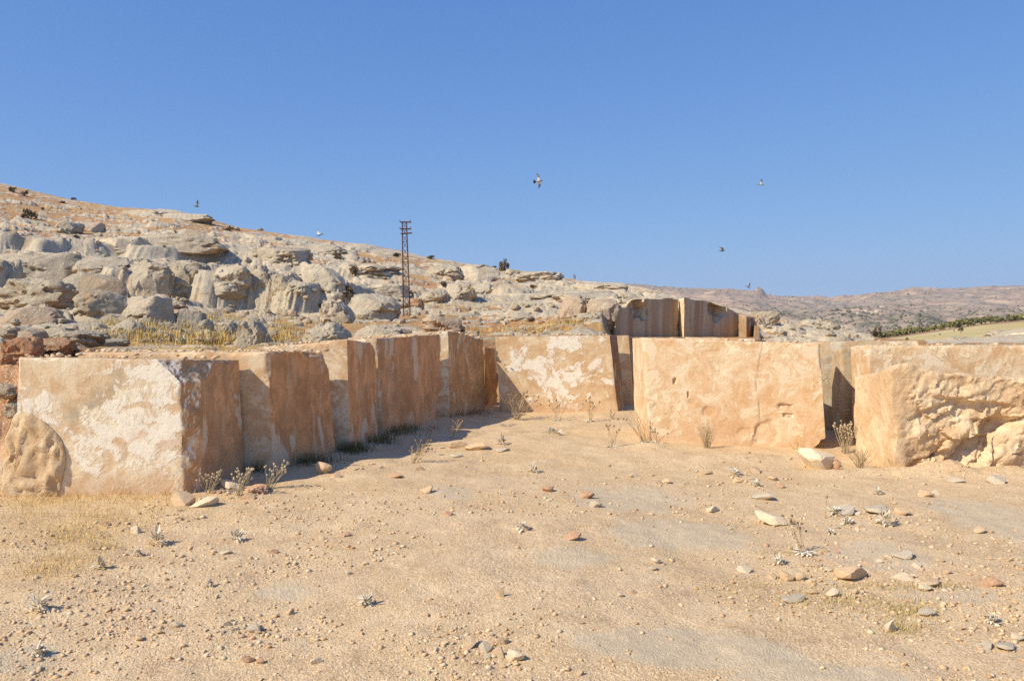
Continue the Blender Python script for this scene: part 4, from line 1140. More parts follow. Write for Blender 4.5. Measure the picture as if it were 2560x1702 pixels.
# many small boulders among the grass of the lower slope
SB = [rock_mesh("small_boulder", 700 + k, ('round', 'blocky', 'slab', 'round')[k % 4], 4, (KA, KB, KA, KD)[k % 4]) for k in range(8)]
def small_rocks(n, xr, yr, wr, label, group, seed):
    r = random.Random(seed)
    for i in range(n):
        px = r.uniform(*xr); py = r.uniform(*yr)
        p = hit(px, py, n=420)
        k = p.y / F
        w = r.uniform(*wr) * r.uniform(0.7, 1.3) * k
        o = link("small_boulder", SB[r.randrange(8)], (p.x, p.y, p.z + w * 0.12))
        o.scale = (w, w * r.uniform(0.7, 1.1), w * r.uniform(0.45, 0.8)); o.rotation_euler = (r.uniform(-.2, .2), r.uniform(-.2, .2), r.uniform(0, 6.28))
        tag(o, label, "boulder", group)
small_rocks(75, (320, 780), (745, 862), (14, 34), "small weathered grey boulder among the dry grass of the lower slope", "small boulders among the dry grass", 1)
small_rocks(26, (0, 330), (780, 868), (14, 34), "small grey or brown rock on the lower left slope", "small rocks on the lower left slope", 2)
small_rocks(55, (960, 1420), (770, 836), (8, 22), "small pale rock lying on the red soil slope", "small rocks on the red soil slope", 3)
small_rocks(70, (0, 1250), (560, 740), (8, 20), "small pale rock on the upper hillside", "small rocks on the upper hillside", 4)
small_rocks(18, (1900, 2180), (805, 850), (8, 22), "small tan rock on the right slope beyond the blocks", "small rocks on the right slope", 5)

# ------------------------------------------------------------------ loose stones on the quarry floor
ST_TAN = mat_rough("tan_stone", 51, a=(0.66, 0.47, 0.30), b=(0.74, 0.58, 0.42), dark=(0.44, 0.30, 0.20), sc=3.0)
ST_GREY = mat_rough("grey_stone", 52, a=(0.58, 0.50, 0.40), b=(0.66, 0.59, 0.49), dark=(0.40, 0.34, 0.27), sc=3.0)
ST_RED = mat_rough("reddish_stone", 53, a=(0.56, 0.33, 0.21), b=(0.66, 0.45, 0.32), dark=(0.36, 0.20, 0.13), sc=3.0)
ST_WHITE = mat_rough("white_stone", 54, a=(0.74, 0.61, 0.46), b=(0.82, 0.72, 0.58), dark=(0.52, 0.42, 0.32), sc=3.0)
STM = {'t': ST_TAN, 'g': ST_GREY, 'r': ST_RED, 'w': ST_WHITE}

def stone_shape(seed, sub=3, flatness=0.0):
    v, f = ICO[sub]
    r = np.random.default_rng(seed)
    p = v * (1 + 0.22 * fbm3(v * 1.2 + seed, seed, 2))[:, None]
    for k in range(13):
        nn = r.normal(size=3); nn /= np.linalg.norm(nn)
        hgt = 0.36 + 0.34 * r.random()
        t = p @ nn - hgt
        p = p - np.where(t > 0, t * 0.97, 0)[:, None] * nn
    p = p * (1 + 0.05 * fbm3(v * 5 + seed, seed + 2, 2))[:, None]
    lo, hi = p.min(0), p.max(0)
    return (p - (lo + hi) / 2) / (hi - lo), f
SHAPES = [stone_shape(900 + k) for k in range(10)]
def stone_me(name, k, m):
    p, f = SHAPES[k % 10]
    me = mesh_np(name, p, f, True, None, [m]); me.set_sharp_from_angle(angle=math.radians(16))
    return me
STME = {(k, m): None for k in range(10) for m in STM}
def stone(px, py, w, h, m, label, seed, name="stone", group="loose stones on the quarry floor", dep=0.8, cat="stone"):
    p = on(px, py)
    p.z = zat(p.x, p.y)
    k = p.y / F
    key = (seed % 10, m)
    if STME[key] is None: STME[key] = stone_me("stone", seed % 10, STM[m])
    o = link(name, STME[key], (p.x, p.y + w * k * dep * 0.35, p.z + h * k * 0.26))
    o.scale = (w * k * 0.96, w * k * dep * 0.92, max(h * k * 1.08, 0.012)); o.rotation_euler = (0.1 * math.sin(seed), 0.12 * math.cos(seed * 2), (seed * 1.7) % 0.9 - 0.45)
    return tag(o, label, cat, group)
SL = [ # px, foot py, w, h, tone, label
 (2048, 1168, 92, 62, 'w', "large pale boulder before the right corner of the big orange block"),
 (2096, 1170, 22, 34, 'r', "thin brown splinter leaning on the pale boulder"),
 (806, 1190, 44, 38, 't', "tan boulder in the shadow of the second block"),
 (840, 1198, 28, 20, 't', "small rubble stone right of the shadowed tan boulder"),
 (450, 1262, 62, 42, 't', "tan stone at the foot of the white block corner"),
 (503, 1268, 70, 26, 'w', "flat pale stone next to the tan one at the block corner"),
 (575, 1222, 60, 24, 'w', "light stone among the dry stalks at the left row"),
 (640, 1232, 70, 20, 'r', "reddish flat stone under the dry stalks"),
 (618, 1248, 40, 16, 't', "small tan stone in front of the reddish flat one"),
 (1068, 1238, 36, 22, 't', "rounded stone with a shadowed side in the middle distance"),
 (1370, 1230, 36, 18, 'r', "small reddish stone, middle of the floor"),
 (1470, 1248, 42, 22, 'r', "brown wedge shaped stone at the edge of the pale bedrock"),
 (1490, 1273, 34, 20, 'g', "greyish stone just below the brown wedge"),
 (1252, 1500, 22, 30, 't', "upright standing stone casting a dark shadow"),
 (1118, 1294, 30, 12, 'r', "flat brown stone left of the middle"),
 (1430, 1356, 50, 20, 'r', "brown broken stub of stone, centre right"),
 (1942, 1306, 100, 36, 'w', "bright white jagged slab on the right floor"),
 (1912, 1246, 60, 20, 'g', "grey flat slab above the white jagged one"),
 (1785, 1274, 42, 18, 'w', "small cream block left of the white jagged slab"),
 (2118, 1286, 84, 30, 'g', "broad grey slab with a dark edge"),
 (2200, 1285, 70, 22, 'g', "second grey slab beside the broad one"),
 (2262, 1286, 46, 24, 't', "tan broken stone right of the grey slabs"),
 (2320, 1240, 40, 20, 't', "two toned stone near the right rough block"),
 (2340, 1232, 26, 14, 'w', "white cobble near the right rough block"),
 (2500, 1208, 56, 26, 'g', "grey stone in front of the rough block at the right edge"),
 (2452, 1330, 34, 20, 't', "tan stone on the pale bedrock at the right"),
 (1970, 1442, 40, 32, 't', "tan wedge stone, lower right"),
 (2002, 1442, 28, 24, 't', "small tan stone beside the tan wedge"),
 (2145, 1440, 110, 40, 't', "large flat tan stone stuck in the ground, lower right"),
 (2270, 1398, 60, 22, 'g', "grey tablet stone, right of the large flat tan one"),
 (2330, 1462, 72, 18, 't', "thin tan flake, lower right"),
 (2320, 1472, 40, 18, 'w', "cream lens shaped stone under the thin flake"),
 (2490, 1468, 52, 28, 'r', "pink and white mottled stone at the lower right"),
 (2260, 1442, 64, 20, 'w', "cream flat stone with a black gap beside it"),
 (1864, 1424, 44, 20, 'w', "whitish and pink cobble, lower right of centre"),
 (2085, 1486, 36, 22, 'w', "pale cube shaped stone by the flat fragments"),
 (1988, 1502, 74, 14, 'g', "grey thin fragment on the lower right floor"),
 (2322, 1536, 44, 20, 'g', "blue grey pot shaped stone in the mossy patch"),
 (2230, 1578, 34, 40, 'w', "white upright chip near the mossy patch"),
 (2470, 1616, 52, 16, 'g', "blue grey plate at the lower right edge"),
 (2522, 1622, 56, 20, 'g', "second blue grey plate at the lower right edge"),
 (2550, 1596, 36, 22, 'w', "pale stone cut by the right frame edge"),
 (1290, 1655, 52, 34, 'w', "white faceted stone, front of the bottom centre heap"),
 (1245, 1645, 40, 30, 't', "tan faceted stone in the bottom centre heap"),
 (1213, 1634, 36, 28, 'g', "grey stone left in the bottom centre heap"),
 (1172, 1626, 46, 30, 't', "yellowish flat stone at the back of the bottom centre heap"),
 (1256, 1615, 34, 20, 't', "brownish stone at the back right of the heap"),
 (630, 1576, 36, 26, 'g', "grey angular stone in the left gravel patch"),
 (652, 1570, 18, 20, 'g', "dark small stone behind the grey angular one"),
 (722, 1536, 24, 18, 't', "tan cobble with a shadow, left of centre"),
 (440, 1564, 28, 16, 'g', "grey cobble with a long shadow, lower left"),
 (396, 1582, 22, 14, 't', "brown cobble, lower left"),
 (345, 1598, 26, 16, 't', "tan cobble, further lower left"),
 (335, 1330, 34, 24, 'w', "half white half brown stone in the straw grass"),
 (262, 1312, 26, 14, 'r', "brown stone left of the half white one"),
 (265, 1532, 24, 14, 't', "small tan stone below the left straw patch"),
 (618, 1650, 34, 18, 'r', "pinkish stone at the bottom left"),
 (648, 1654, 22, 16, 'r', "smaller pinkish stone beside it"),
 (790, 1656, 34, 20, 'w', "pale stone at the bottom, left of the centre heap"),
 (1450, 1690, 24, 14, 't', "small tan stone at the very bottom, right of the heap"),
 (1640, 1408, 26, 16, 'w', "small white block casting a shadow at centre right"),
 (1635, 1425, 28, 10, 'g', "grey flake below the small white block"),
 (1552, 1494, 20, 12, 'g', "grey pebble pair on the floor, right of centre"),
 (1582, 1486, 24, 12, 't', "tan pebble beside the grey pebble pair"),
 (682, 1380, 28, 12, 'r', "brown flat stone with a shadow left of centre"),
 (862, 1342, 26, 10, 'r', "reddish flake left of centre"),
 (806, 1348, 22, 12, 'w', "white pebble left of centre"),
 (1190, 1128, 64, 22, 't', "flat pinkish slab beyond the shadow, middle"),
 (1150, 1122, 60, 20, 't', "flat pinkish slab left of its twin, middle"),
 (1255, 1132, 40, 12, 'g', "thin grey slab near the pinkish twins"),
 (1140, 1142, 34, 9, 'g', "thin grey flake below the pinkish twins"),
 (990, 1198, 40, 12, 'r', "reddish flat stone before the shadow of the left row"),
 (1765, 1180, 40, 14, 't', "tan flake before the big orange block"),
 (1842, 1186, 52, 14, 't', "long thin tan plate before the big orange block"),
 (1890, 1178, 36, 20, 't', "triangular tan chip before the big orange block"),
 (1955, 1215, 20, 12, 'r', "small red stone below the pale boulder"),
 (1870, 1147, 18, 12, 't', "stone on the dust bank under the orange block"),
 (2395, 1204, 40, 12, 'g', "grey flake by the rough block"),
 (1050, 1178, 26, 14, 't', "small tan stone on the sunlit floor past the shadow"),
 (560, 1384, 34, 10, 'w', "white flake left of centre"),
 (870, 1438, 20, 12, 'g', "pale pebble near the grey plant"),
]
for i, (px, py, w, h, m, lab) in enumerate(SL):
    stone(px, py, w, h, m, lab, i)
# cobbles in the rubble patches, too alike to tell apart
def cobbles(n, cx, cy, rx, ry, lo, hi, tones, label, group, seed):
    r = random.Random(seed)
    for i in range(n):
        a = r.uniform(0, 6.28); q = math.sqrt(r.random())
        px = cx + math.cos(a) * q * rx; py = min(cy + math.sin(a) * q * ry, 1695)
        w = lo + (hi - lo) * r.random() ** 2.2
        stone(px, py, w, w * r.uniform(0.35, 0.65), r.choice(tones), label, r.randrange(1000), "cobble", group, r.uniform(0.6, 1.0), "stone")
cobbles(34, 1180, 1625, 150, 55, 9, 24, "ttgw", "small cobble in the rubble at the bottom centre", "cobbles in the bottom centre rubble", 1)
cobbles(26, 620, 1580, 110, 32, 8, 22, "tggw", "small grey or tan cobble in the left gravel patch", "cobbles in the left gravel patch", 2)
cobbles(46, 2150, 1430, 260, 60, 9, 32, "tgwt", "small flat fragment on the lower right floor", "fragments on the lower right floor", 3)
cobbles(28, 2080, 1300, 280, 30, 9, 26, "tgwg", "small fragment among the grey slabs on the right", "fragments among the grey slabs", 4)
cobbles(34, 1500, 1440, 900, 220, 7, 15, "ttrg", "lone pebble on the open quarry floor", "lone pebbles on the open floor", 5)
cobbles(20, 600, 1225, 90, 22, 10, 26, "ttwr", "broken stone at the foot of the left row", "broken stones at the foot of the left row", 6)
cobbles(16, 900, 1170, 120, 22, 8, 20, "tgr", "small stone at the foot of the shaded blocks", "small stones in the shade of the left row", 9)
cobbles(20, 1780, 1190, 220, 22, 9, 26, "ttwg", "small chip lying before the big orange block", "chips before the big orange block", 7)
cobbles(22, 250, 1480, 220, 180, 7, 16, "ttg", "pebble on the left side of the floor", "pebbles on the left floor", 8)

# grit: far too many grains to count
def gravel_mesh():
    v0, f0 = ICO[1]
    base = []
    for k in range(6):
        r = np.random.default_rng(k + 50)
        p = v0.copy()
        for q in range(7):
            nn = r.normal(size=3); nn /= np.linalg.norm(nn); tt = p @ nn - (0.32 + 0.35 * r.random())
            p = p - np.where(tt > 0, tt, 0)[:, None] * nn
        base.append(p * np.array([1.35, r.uniform(.8, 1.3), r.uniform(.5, 1.0)]))
    N = 34000
    r = np.random.default_rng(77)
    # even in the picture: many small grains near, fewer far
    py = 1140 + (1720 - 1140) * r.random(N) ** 0.8
    px = r.uniform(-60, 2620, N)
    D = 3690.0 / (py - 776.0)
    x = (px - 1280) / F * D; y = D
    keep = sstep(-0.18, 0.30, fbm2(x * 0.8 + 5, y * 0.8, 85, 4)) * 0.9 + 0.05
    for (cx, cy, rx, ry, wgt) in ((1180, 1620, 230, 80, 1), (620, 1585, 190, 60, 1), (2120, 1430, 330, 90, .9), (2080, 1300, 330, 40, .8), (350, 1420, 300, 60, .6), (100, 1640, 200, 80, .7), (1900, 1500, 200, 60, .7)):
        keep = np.maximum(keep, wgt * np.exp(-(((px - cx) / rx) ** 2 + ((py - cy) / ry) ** 2)))
    palem = np.zeros(N)
    for (cx, cy, rx, ry) in ((1560, 1245, 190, 35), (1700, 1330, 200, 40), (2480, 1290, 120, 50), (1720, 1630, 300, 50)):
        palem = np.maximum(palem, np.exp(-(((px - cx) / rx) ** 2 + ((py - cy) / ry) ** 2)))
    m = r.random(N) < keep * (1 - 0.8 * palem)
    x, y, D = x[m], y[m], D[m]
    n = len(x)
    size = (0.0028 + 0.017 * r.random(n) ** 7) * (0.8 + D / 16)
    z = terrain(x, y)[0]
    ang = r.uniform(0, 6.28, n)
    V = []; Fc = []; tone = []
    b = np.stack([base[k] for k in r.integers(0, 6, n)])            # n,42,3
    ca, sa = np.cos(ang)[:, None], np.sin(ang)[:, None]
    X = (b[..., 0] * ca - b[..., 1] * sa) * size[:, None] + x[:, None]
    Y = (b[..., 0] * sa + b[..., 1] * ca) * size[:, None] + y[:, None]
    Z = b[..., 2] * size[:, None] + (z + size * 0.25)[:, None]
    V = np.stack([X, Y, Z], -1).reshape(-1, 3)
    Fc = (f0[None] + (np.arange(n) * len(v0))[:, None, None]).reshape(-1, 3)
    tn = np.repeat(r.random(n), len(v0))
    return V, Fc, tn
V, Fc, tn = gravel_mesh()
t = NT("mixed_grit")
tv = t.attr("tone")
c = t.ramp(tv, [(0.0, (0.48, 0.32, 0.20)), (0.25, (0.58, 0.43, 0.28)), (0.6, (0.65, 0.50, 0.34)), (0.85, (0.74, 0.60, 0.44)), (0.93, (0.56, 0.49, 0.39)), (1.0, (0.58, 0.34, 0.23))])
GRIT = t.done(c)
gv = link("gravel", mesh_np("gravel", V, Fc, False, {"tone": tn}, [GRIT]))
tag(gv, "tan grit and gravel scattered over the quarry floor", kind="stuff")

# rubble crumbs lying on the block tops
def crumbs():
    r = np.random.default_rng(5)
    v0, f0 = ICO[1]
    V = []; Fc = []; n = 0; tn = []
    for (x0, y0, D0, x1, y1, D1, cnt) in ((60, 890, 8.2, 590, 893, 8.9, 90), (210, 877, 9.4, 815, 878, 9.9, 230), (660, 866, 10.6, 880, 850, 11.2, 70), (900, 845, 12, 1110, 833, 13.2, 50),
                                          (1140, 828, 14.2, 1205, 845, 14.9, 40), (1260, 838, 15.0, 1520, 836, 15.2, 60), (1620, 846, 11.6, 2040, 856, 11.5, 60), (2170, 862, 11.0, 2560, 862, 11.0, 50), (1960, 855, 13.6, 2280, 853, 13.6, 40)):
        for i in range(cnt):
            t_ = r.random(); D = D0 + (D1 - D0) * r.random()
            p = at(x0 + (x1 - x0) * t_, y0 + (y1 - y0) * t_, (D0 + D1) / 2)
            q = at(x0 + (x1 - x0) * t_, 800, D)
            s_ = 0.006 + 0.03 * r.random() ** 3
            pts = v0 * (1 + r.uniform(-.3, .3, (len(v0), 1))) * s_ * np.array([1.2, 1, 0.6]) + np.array([q.x, D, p.z - 0.006 + s_ * 0.3])
            V.append(pts); Fc.append(f0 + n * len(v0)); n += 1; tn.append(np.full(len(v0), r.random() * 0.75 + (0.25 if r.random() < .5 else 0)))
    return np.concatenate(V), np.concatenate(Fc), np.concatenate(tn)
V, Fc, tn = crumbs()
cr = link("rubble", mesh_np("rubble", V, Fc, False, {"tone": tn}, [GRIT]))
tag(cr, "reddish crumbs of rubble lying on the block tops", kind="stuff")

# ------------------------------------------------------------------ plants
def tube(V, Fc, pts, r0, r1, sides=4):
    """thin tapering stem through pts, appended to the lists"""
    base = sum(len(v) for v in V)
    pts = [np.array(p, float) for p in pts]
    rings = []
    for i, p in enumerate(pts):
        d = pts[min(i + 1, len(pts) - 1)] - pts[max(i - 1, 0)]
        d = d / (np.linalg.norm(d) + 1e-9)
        a = np.cross(d, [0.3, 0.9, 0.1]); a /= np.linalg.norm(a) + 1e-9
        b = np.cross(d, a)
        rad = r0 + (r1 - r0) * i / (len(pts) - 1)
        rings.append([p + rad * (math.cos(2 * math.pi * k / sides) * a + math.sin(2 * math.pi * k / sides) * b) for k in range(sides)])
    V.append(np.array(rings).reshape(-1, 3))
    f = []
    for i in range(len(pts) - 1):
        for k in range(sides):
            f.append((base + i * sides + k, base + i * sides + (k + 1) % sides, base + (i + 1) * sides + (k + 1) % sides, base + (i + 1) * sides + k))
    Fc.append(np.array(f))

def leaf(V, Fc, p, d, up, L, w, droop=0.3):
    """folded leaf blade from p along d"""
    base = sum(len(v) for v in V)
    d = np.array(d, float); d /= np.linalg.norm(d)
    s = np.cross(d, up); s /= np.linalg.norm(s) + 1e-9
    u = np.cross(s, d)
    rows = []
    for t_, wd in ((0.0, 0.25), (0.35, 1.0), (0.7, 0.85), (1.0, 0.12)):
        c = np.array(p) + d * L * t_ + u * (-droop * L * t_ * t_)
        rows += [c - s * w * wd * 0.5 + u * w * 0.18 * wd, c, c + s * w * wd * 0.5 + u * w * 0.18 * wd]
    V.append(np.array(rows))
    f = []
    for i in range(3):
        for k in range(2):
            a = base + i * 3 + k
            f.append((a, a + 1, a + 4, a + 3))
    Fc.append(np.array(f))

STALK_M = mat_plain("dry_stalk", (0.50, 0.40, 0.27), 0.25, 30)
STALKG_M = mat_plain("grey_stalk", (0.46, 0.39, 0.29), 0.25, 30)
FUZZ_M = mat_plain("woolly_leaf", (0.80, 0.77, 0.70), 0.12, 40)
DEAD_M = mat_plain("withered_leaf", (0.60, 0.50, 0.37), 0.3, 40)
STRAW_M = mat_plain("straw", (0.62, 0.47, 0.22), 0.25, 20)
WEED_M = mat_plain("dark_weed", (0.15, 0.14, 0.06), 0.4, 20)
BROWN_M = mat_plain("dead_flower", (0.30, 0.20, 0.12), 0.3, 40)

def place(px, py):
    p = on(px, py); p.z = zat(p.x, p.y); return p

def stalks(px, py, hpx, wpx, n, label, seed, lean=0.15, mat=None, tips=True, group="dry stalk plants", base_leaves=0, name="stalk_plant", curve=0.25, rad=0.0022):
    r = random.Random(seed); p = place(px, py); k = p.y / F
    root = empty(name, p, label, "plant", group)
    V, Fc = [], []; TV, TF = [], []
    for i in range(n):
        a = r.uniform(0, 6.28); h = hpx * k * r.uniform(0.55, 1.0); sp = wpx * k * 0.5 * r.uniform(0.1, 1.0)
        b = np.array([r.gauss(0, .02), r.gauss(0, .02), -0.02]); dx = math.cos(a) * sp + lean * h; dy = math.sin(a) * sp * 0.7
        cv = r.uniform(-curve, curve) * h
        pts = [b + np.array([dx * t_ ** 1.3 + cv * t_ * (1 - t_), dy * t_, h * t_]) for t_ in (0, .25, .5, .75, 1)]
        tube(V, Fc, pts, rad * r.uniform(.8, 1.3) * (1 + p.y / 14), rad * 0.5 * (1 + p.y / 14))
        if r.random() < 0.6:
            q = pts[2] + (pts[3] - pts[2]) * r.random(); e = q + np.array([r.uniform(-.3, .3) * h, r.uniform(-.2, .2) * h, h * 0.3])
            tube(V, Fc, [q, (q + e) / 2 + np.array([0, 0, .01]), e], rad * 0.8 * (1 + p.y / 14), rad * 0.5 * (1 + p.y / 14), 3)
            if tips: tipball(TV, TF, e, 0.007 * (1 + p.y / 14), r)
        if tips: tipball(TV, TF, pts[-1], 0.008 * (1 + p.y / 14), r)
    nq = sum(len(f_) for f_ in Fc); nt = sum(len(f_) for f_ in TF)
    nb = sum(len(v_) for v_ in V)
    fl_ = [np.concatenate(Fc)] + ([np.concatenate(TF) + nb] if nt else [])
    link("stems", mesh_np("stems", np.concatenate(V + TV), fl_, True, None, [mat or STALK_M, mat or BROWN_M], [0] * nq + [1] * nt), (0, 0, 0), root)
    if base_leaves:
        LV, LF = [], []
        for i in range(base_leaves):
            a = r.uniform(0, 6.28); e = r.uniform(0.1, 0.8)
            leaf(LV, LF, (r.gauss(0, .015), r.gauss(0, .015), 0.0), (math.cos(a), math.sin(a), e), (0, 0, 1), r.uniform(.05, .11), 0.022, 0.5)
        link("leaves", mesh_np("leaves", np.concatenate(LV), np.concatenate(LF), True, None, [FUZZ_M]), (0, 0, 0), root)
    return root
def tipball(TV, TF, c, s, r):
    v, f = ICO[1]
    base = sum(len(q) for q in TV)
    TV.append(v * s * np.array([1, 1, r.uniform(.8, 1.5)]) + c); TF.append(f + base)

def rosette(px, py, wpx, hpx, label, seed, group="woolly grey plants on the floor", dead=0.3, name="woolly_plant"):
    r = random.Random(seed); p = place(px, py); k = p.y / F
    W_ = wpx * k * 0.5; H_ = hpx * k
    LV, LF, DV, DF = [], [], [], []
    n = 46
    for i in range(n):
        a = r.uniform(0, 6.28); q = r.random(); e = (1 - q) * 1.1 + 0.05
        o = (math.cos(a) * W_ * 0.45 * q, math.sin(a) * W_ * 0.45 * q, H_ * 0.45 * (1 - q) + 0.004)
        L = (W_ * 0.60 if e < 0.6 else H_ * 0.6) * r.uniform(.6, 1.2)
        dd = r.random() < dead
        leaf(DV if dd else LV, DF if dd else LF, o, (math.cos(a + r.uniform(-.8, .8)), math.sin(a + r.uniform(-.8, .8)), e), (0.1, 0, 1), L, max(0.016, W_ * 0.22) * r.uniform(.7, 1.2), r.uniform(-.7, .9))
    root = empty(name, p, label, "plant", group)
    link("leaves", mesh_np("leaves", np.concatenate(LV), np.concatenate(LF), True, None, [FUZZ_M]), (0, 0, 0), root)
    if DV: link("withered_leaves", mesh_np("withered_leaves", np.concatenate(DV), np.concatenate(DF), True, None, [DEAD_M]), (0, 0, 0), root)
    return root

stalks(522, 1230, 62, 70, 16, "dry pale stalks against the shaded side of the white block", 1, 0.15, STALKG_M)
stalks(592, 1238, 74, 70, 20, "dry branching stalks in the sun at the left row, middle clump", 2, 0.35, STALKG_M)
stalks(672, 1222, 74, 66, 18, "dry stalks fanning right beside the shadow of the second block", 3, 0.45, STALKG_M)
stalks(1032, 1158, 62, 60, 15, "upright dry stalks at the edge of the long shadow", 4, 0.45, None)
stalks(1128, 1098, 54, 40, 6, "thin dry stalks standing in the shadow further back", 5, 0.5, None)
stalks(1290, 1046, 70, 130, 26, "wide dry tuft at the left foot of the white patched block", 6, 0.25, None, base_leaves=10)
stalks(1392, 1048, 62, 110, 7, "grey leaved plant with thin stems, middle foot of the white patched block", 7, -0.1, None, base_leaves=26)
stalks(1475, 1052, 66, 60, 6, "grey leaved plant with upright stems, right foot of the white patched block", 8, 0.0, None, base_leaves=30)
stalks(1530, 1046, 30, 40, 10, "small greenish tuft before the dark slit", 9, 0.1, STALKG_M, False)
stalks(1530, 1120, 80, 80, 6, "woolly plant with tall reddish stems in front of the slit", 10, 0.1, None, base_leaves=34)
stalks(1612, 1108, 90, 80, 14, "arching dry grass by the left corner of the big orange block", 11, -0.35, None, False, base_leaves=26, curve=0.5)
stalks(1642, 1114, 50, 120, 5, "low plant with a twig lying right, by the orange block corner", 12, 0.6, None, base_leaves=26)
stalks(1768, 1122, 72, 62, 44, "dry bushy tuft at the foot of the big orange block", 13, -0.05, None, False, curve=0.15, rad=0.0016)
stalks(1868, 1112, 40, 60, 18, "curly dry weed under the crack of the orange block", 14, 0.3, None, False, curve=0.9)
stalks(1990, 1122, 36, 40, 7, "small yellow weed near the right end of the orange block", 15, 0.1, STRAW_M, False)
stalks(2112, 1128, 86, 74, 40, "dry seed headed bush standing in the dark gap", 16, 0.0, STALKG_M, True)
stalks(2150, 1166, 60, 110, 46, "low twiggy bush at the left foot of the rough block", 17, -0.05, None, False, curve=0.5, rad=0.0016)
stalks(2235, 1170, 30, 60, 22, "dry twigs in the hollow under the rough block", 18, 0.2, None, False, curve=0.8)
stalks(2010, 1380, 120, 90, 6, "plant with tall thin dead stalks on the right floor", 19, -0.18, None, True, base_leaves=26)
stalks(2056, 1290, 70, 12, 1, "single thin reddish stalk on the right floor", 20, 0.02, None, True)
stalks(380, 1290, 40, 30, 3, "thin straw stalk before the white block", 21, 0.0, STRAW_M, True)
stalks(1070, 1100, 44, 26, 3, "two thin twigs in the shaded strip", 22, 0.2, None, True)

rosette(92, 1528, 66, 46, "large pale woolly plant with a dark shadow at the lower left", 1)
rosette(95, 1632, 40, 34, "small woolly plant with a long shadow at the bottom left", 2)
rosette(392, 1358, 54, 44, "grey curled plant with dark dead leaves in the straw", 3, dead=0.6)
rosette(590, 1348, 54, 30, "low white leaved plant left of centre", 4)
rosette(345, 1386, 32, 24, "little grey plant below the straw grass", 5, dead=0.5)
rosette(250, 1420, 36, 30, "grey tuft plant left of the little grey one", 6, dead=0.5)
rosette(918, 1516, 34, 36, "small pale plant on a stem casting a long shadow", 7)
rosette(525, 1468, 22, 18, "tiny white plant left of centre", 8)
rosette(1333, 1176, 40, 26, "small silvery plant on the middle floor", 9, dead=0.15)
rosette(1255, 1118, 36, 26, "dried grey plant by the pinkish flat slabs", 10, dead=0.5)
rosette(1306, 1332, 40, 26, "low broken pale plant in the centre", 11, dead=0.5)
rosette(1948, 1402, 34, 28, "white dead rosette left of the tall stalks", 12, dead=0.1)
rosette(2085, 1284, 46, 30, "pale dead plant sitting on the broad grey slab", 13, dead=0.15)
rosette(2118, 1306, 40, 20, "flat grey plant below the broad grey slab", 14, dead=0.3)
rosette(2213, 1306, 54, 40, "large grey dead plant right of the broad slab", 15, dead=0.3)
rosette(2195, 1232, 30, 18, "small grey plant before the rough block", 16, dead=0.2)
rosette(1890, 1214, 26, 18, "tiny silvery plant before the orange block", 17, dead=0.1)
rosette(1835, 1186, 30, 22, "small grey plant beside the long tan plate", 18, dead=0.2)
rosette(2482, 1546, 56, 26, "grey dead plant with a trailing twig at the right", 19, dead=0.3)
rosette(1380, 1092, 66, 16, "line of small grey leaves on the middle floor", 20, dead=0.4)
rosette(2075, 1330, 30, 14, "small whitish plant right of the white jagged slab", 21, dead=0.2)

def blades(name, label, spots, mat, seed, lo, hi, wid, lean=0.6, fn=None):
    """spots: (px, py, rx, ry, count) patches of grass"""
    r = np.random.default_rng(seed)
    V = []; Fc = []; n = 0
    for (px, py, rx, ry, cnt) in spots:
        ax = px + rx * r.normal(size=cnt) * 0.5; ay = py + ry * r.normal(size=cnt) * 0.5
        for i in range(cnt):
            p = on(ax[i], min(ay[i], 1720)) if fn is None else fn(ax[i], ay[i])
            L = (lo + (hi - lo) * r.random()); a = r.uniform(0, 6.28); ln = r.uniform(0.15, lean) * L
            d = np.array([math.cos(a) * ln, math.sin(a) * ln, 0]); s_ = np.array([-math.sin(a), math.cos(a), 0]) * wid * r.uniform(.7, 1.3)
            b = np.array([p.x, p.y, p.z if fn else 0.0])
            V.append(np.stack([b - s_, b + s_, b + d * 0.4 + s_ * .7 + [0, 0, L * .6], b + d * 0.4 - s_ * .7 + [0, 0, L * .6], b + d + [0, 0, L * (1.0 if lean < 1 else 0.8)]]))
            n += 1
    V = np.concatenate(V)
    if fn is None:
        z = terrain(V[:, 0], V[:, 1])[0]
        V[:, 2] += np.repeat(z.reshape(-1, 5)[:, 0], 5) - 0.004
    k = np.arange(n)[:, None] * 5
    o = link(name, mesh_np(name, V, [k + np.array([[0, 1, 2, 3]]), k + np.array([[3, 2, 4]])], True, None, [mat]))
    return tag(o, label, kind="stuff")
blades("dry_grass", "yellow dry grass along the foot of the white block and over the left floor",
       [(190, 1340, 110, 36, 620), (150, 1250, 190, 24, 800), (330, 1240, 150, 16, 460), (110, 1430, 90, 20, 220), (270, 1370, 60, 16, 160), (60, 1290, 80, 24, 260), (250, 1290, 160, 30, 420), (160, 1400, 120, 20, 260), (445, 1232, 40, 8, 120)], STRAW_M, 3, 0.02, 0.10, 0.0014, 1.6)
blades("weeds", "dark green brown weeds at the shaded foot of the left row",
       [(880, 1128, 44, 10, 420), (1000, 1082, 60, 14, 420), (640, 1172, 26, 12, 200), (780, 1160, 70, 10, 300), (1120, 1040, 34, 8, 160), (955, 1106, 40, 8, 200), (1185, 1036, 50, 6, 140)], WEED_M, 4, 0.05, 0.17, 0.0030, 0.8)
MOSS_M = mat_plain("olive_stubble", (0.47, 0.40, 0.19), 0.3, 20)
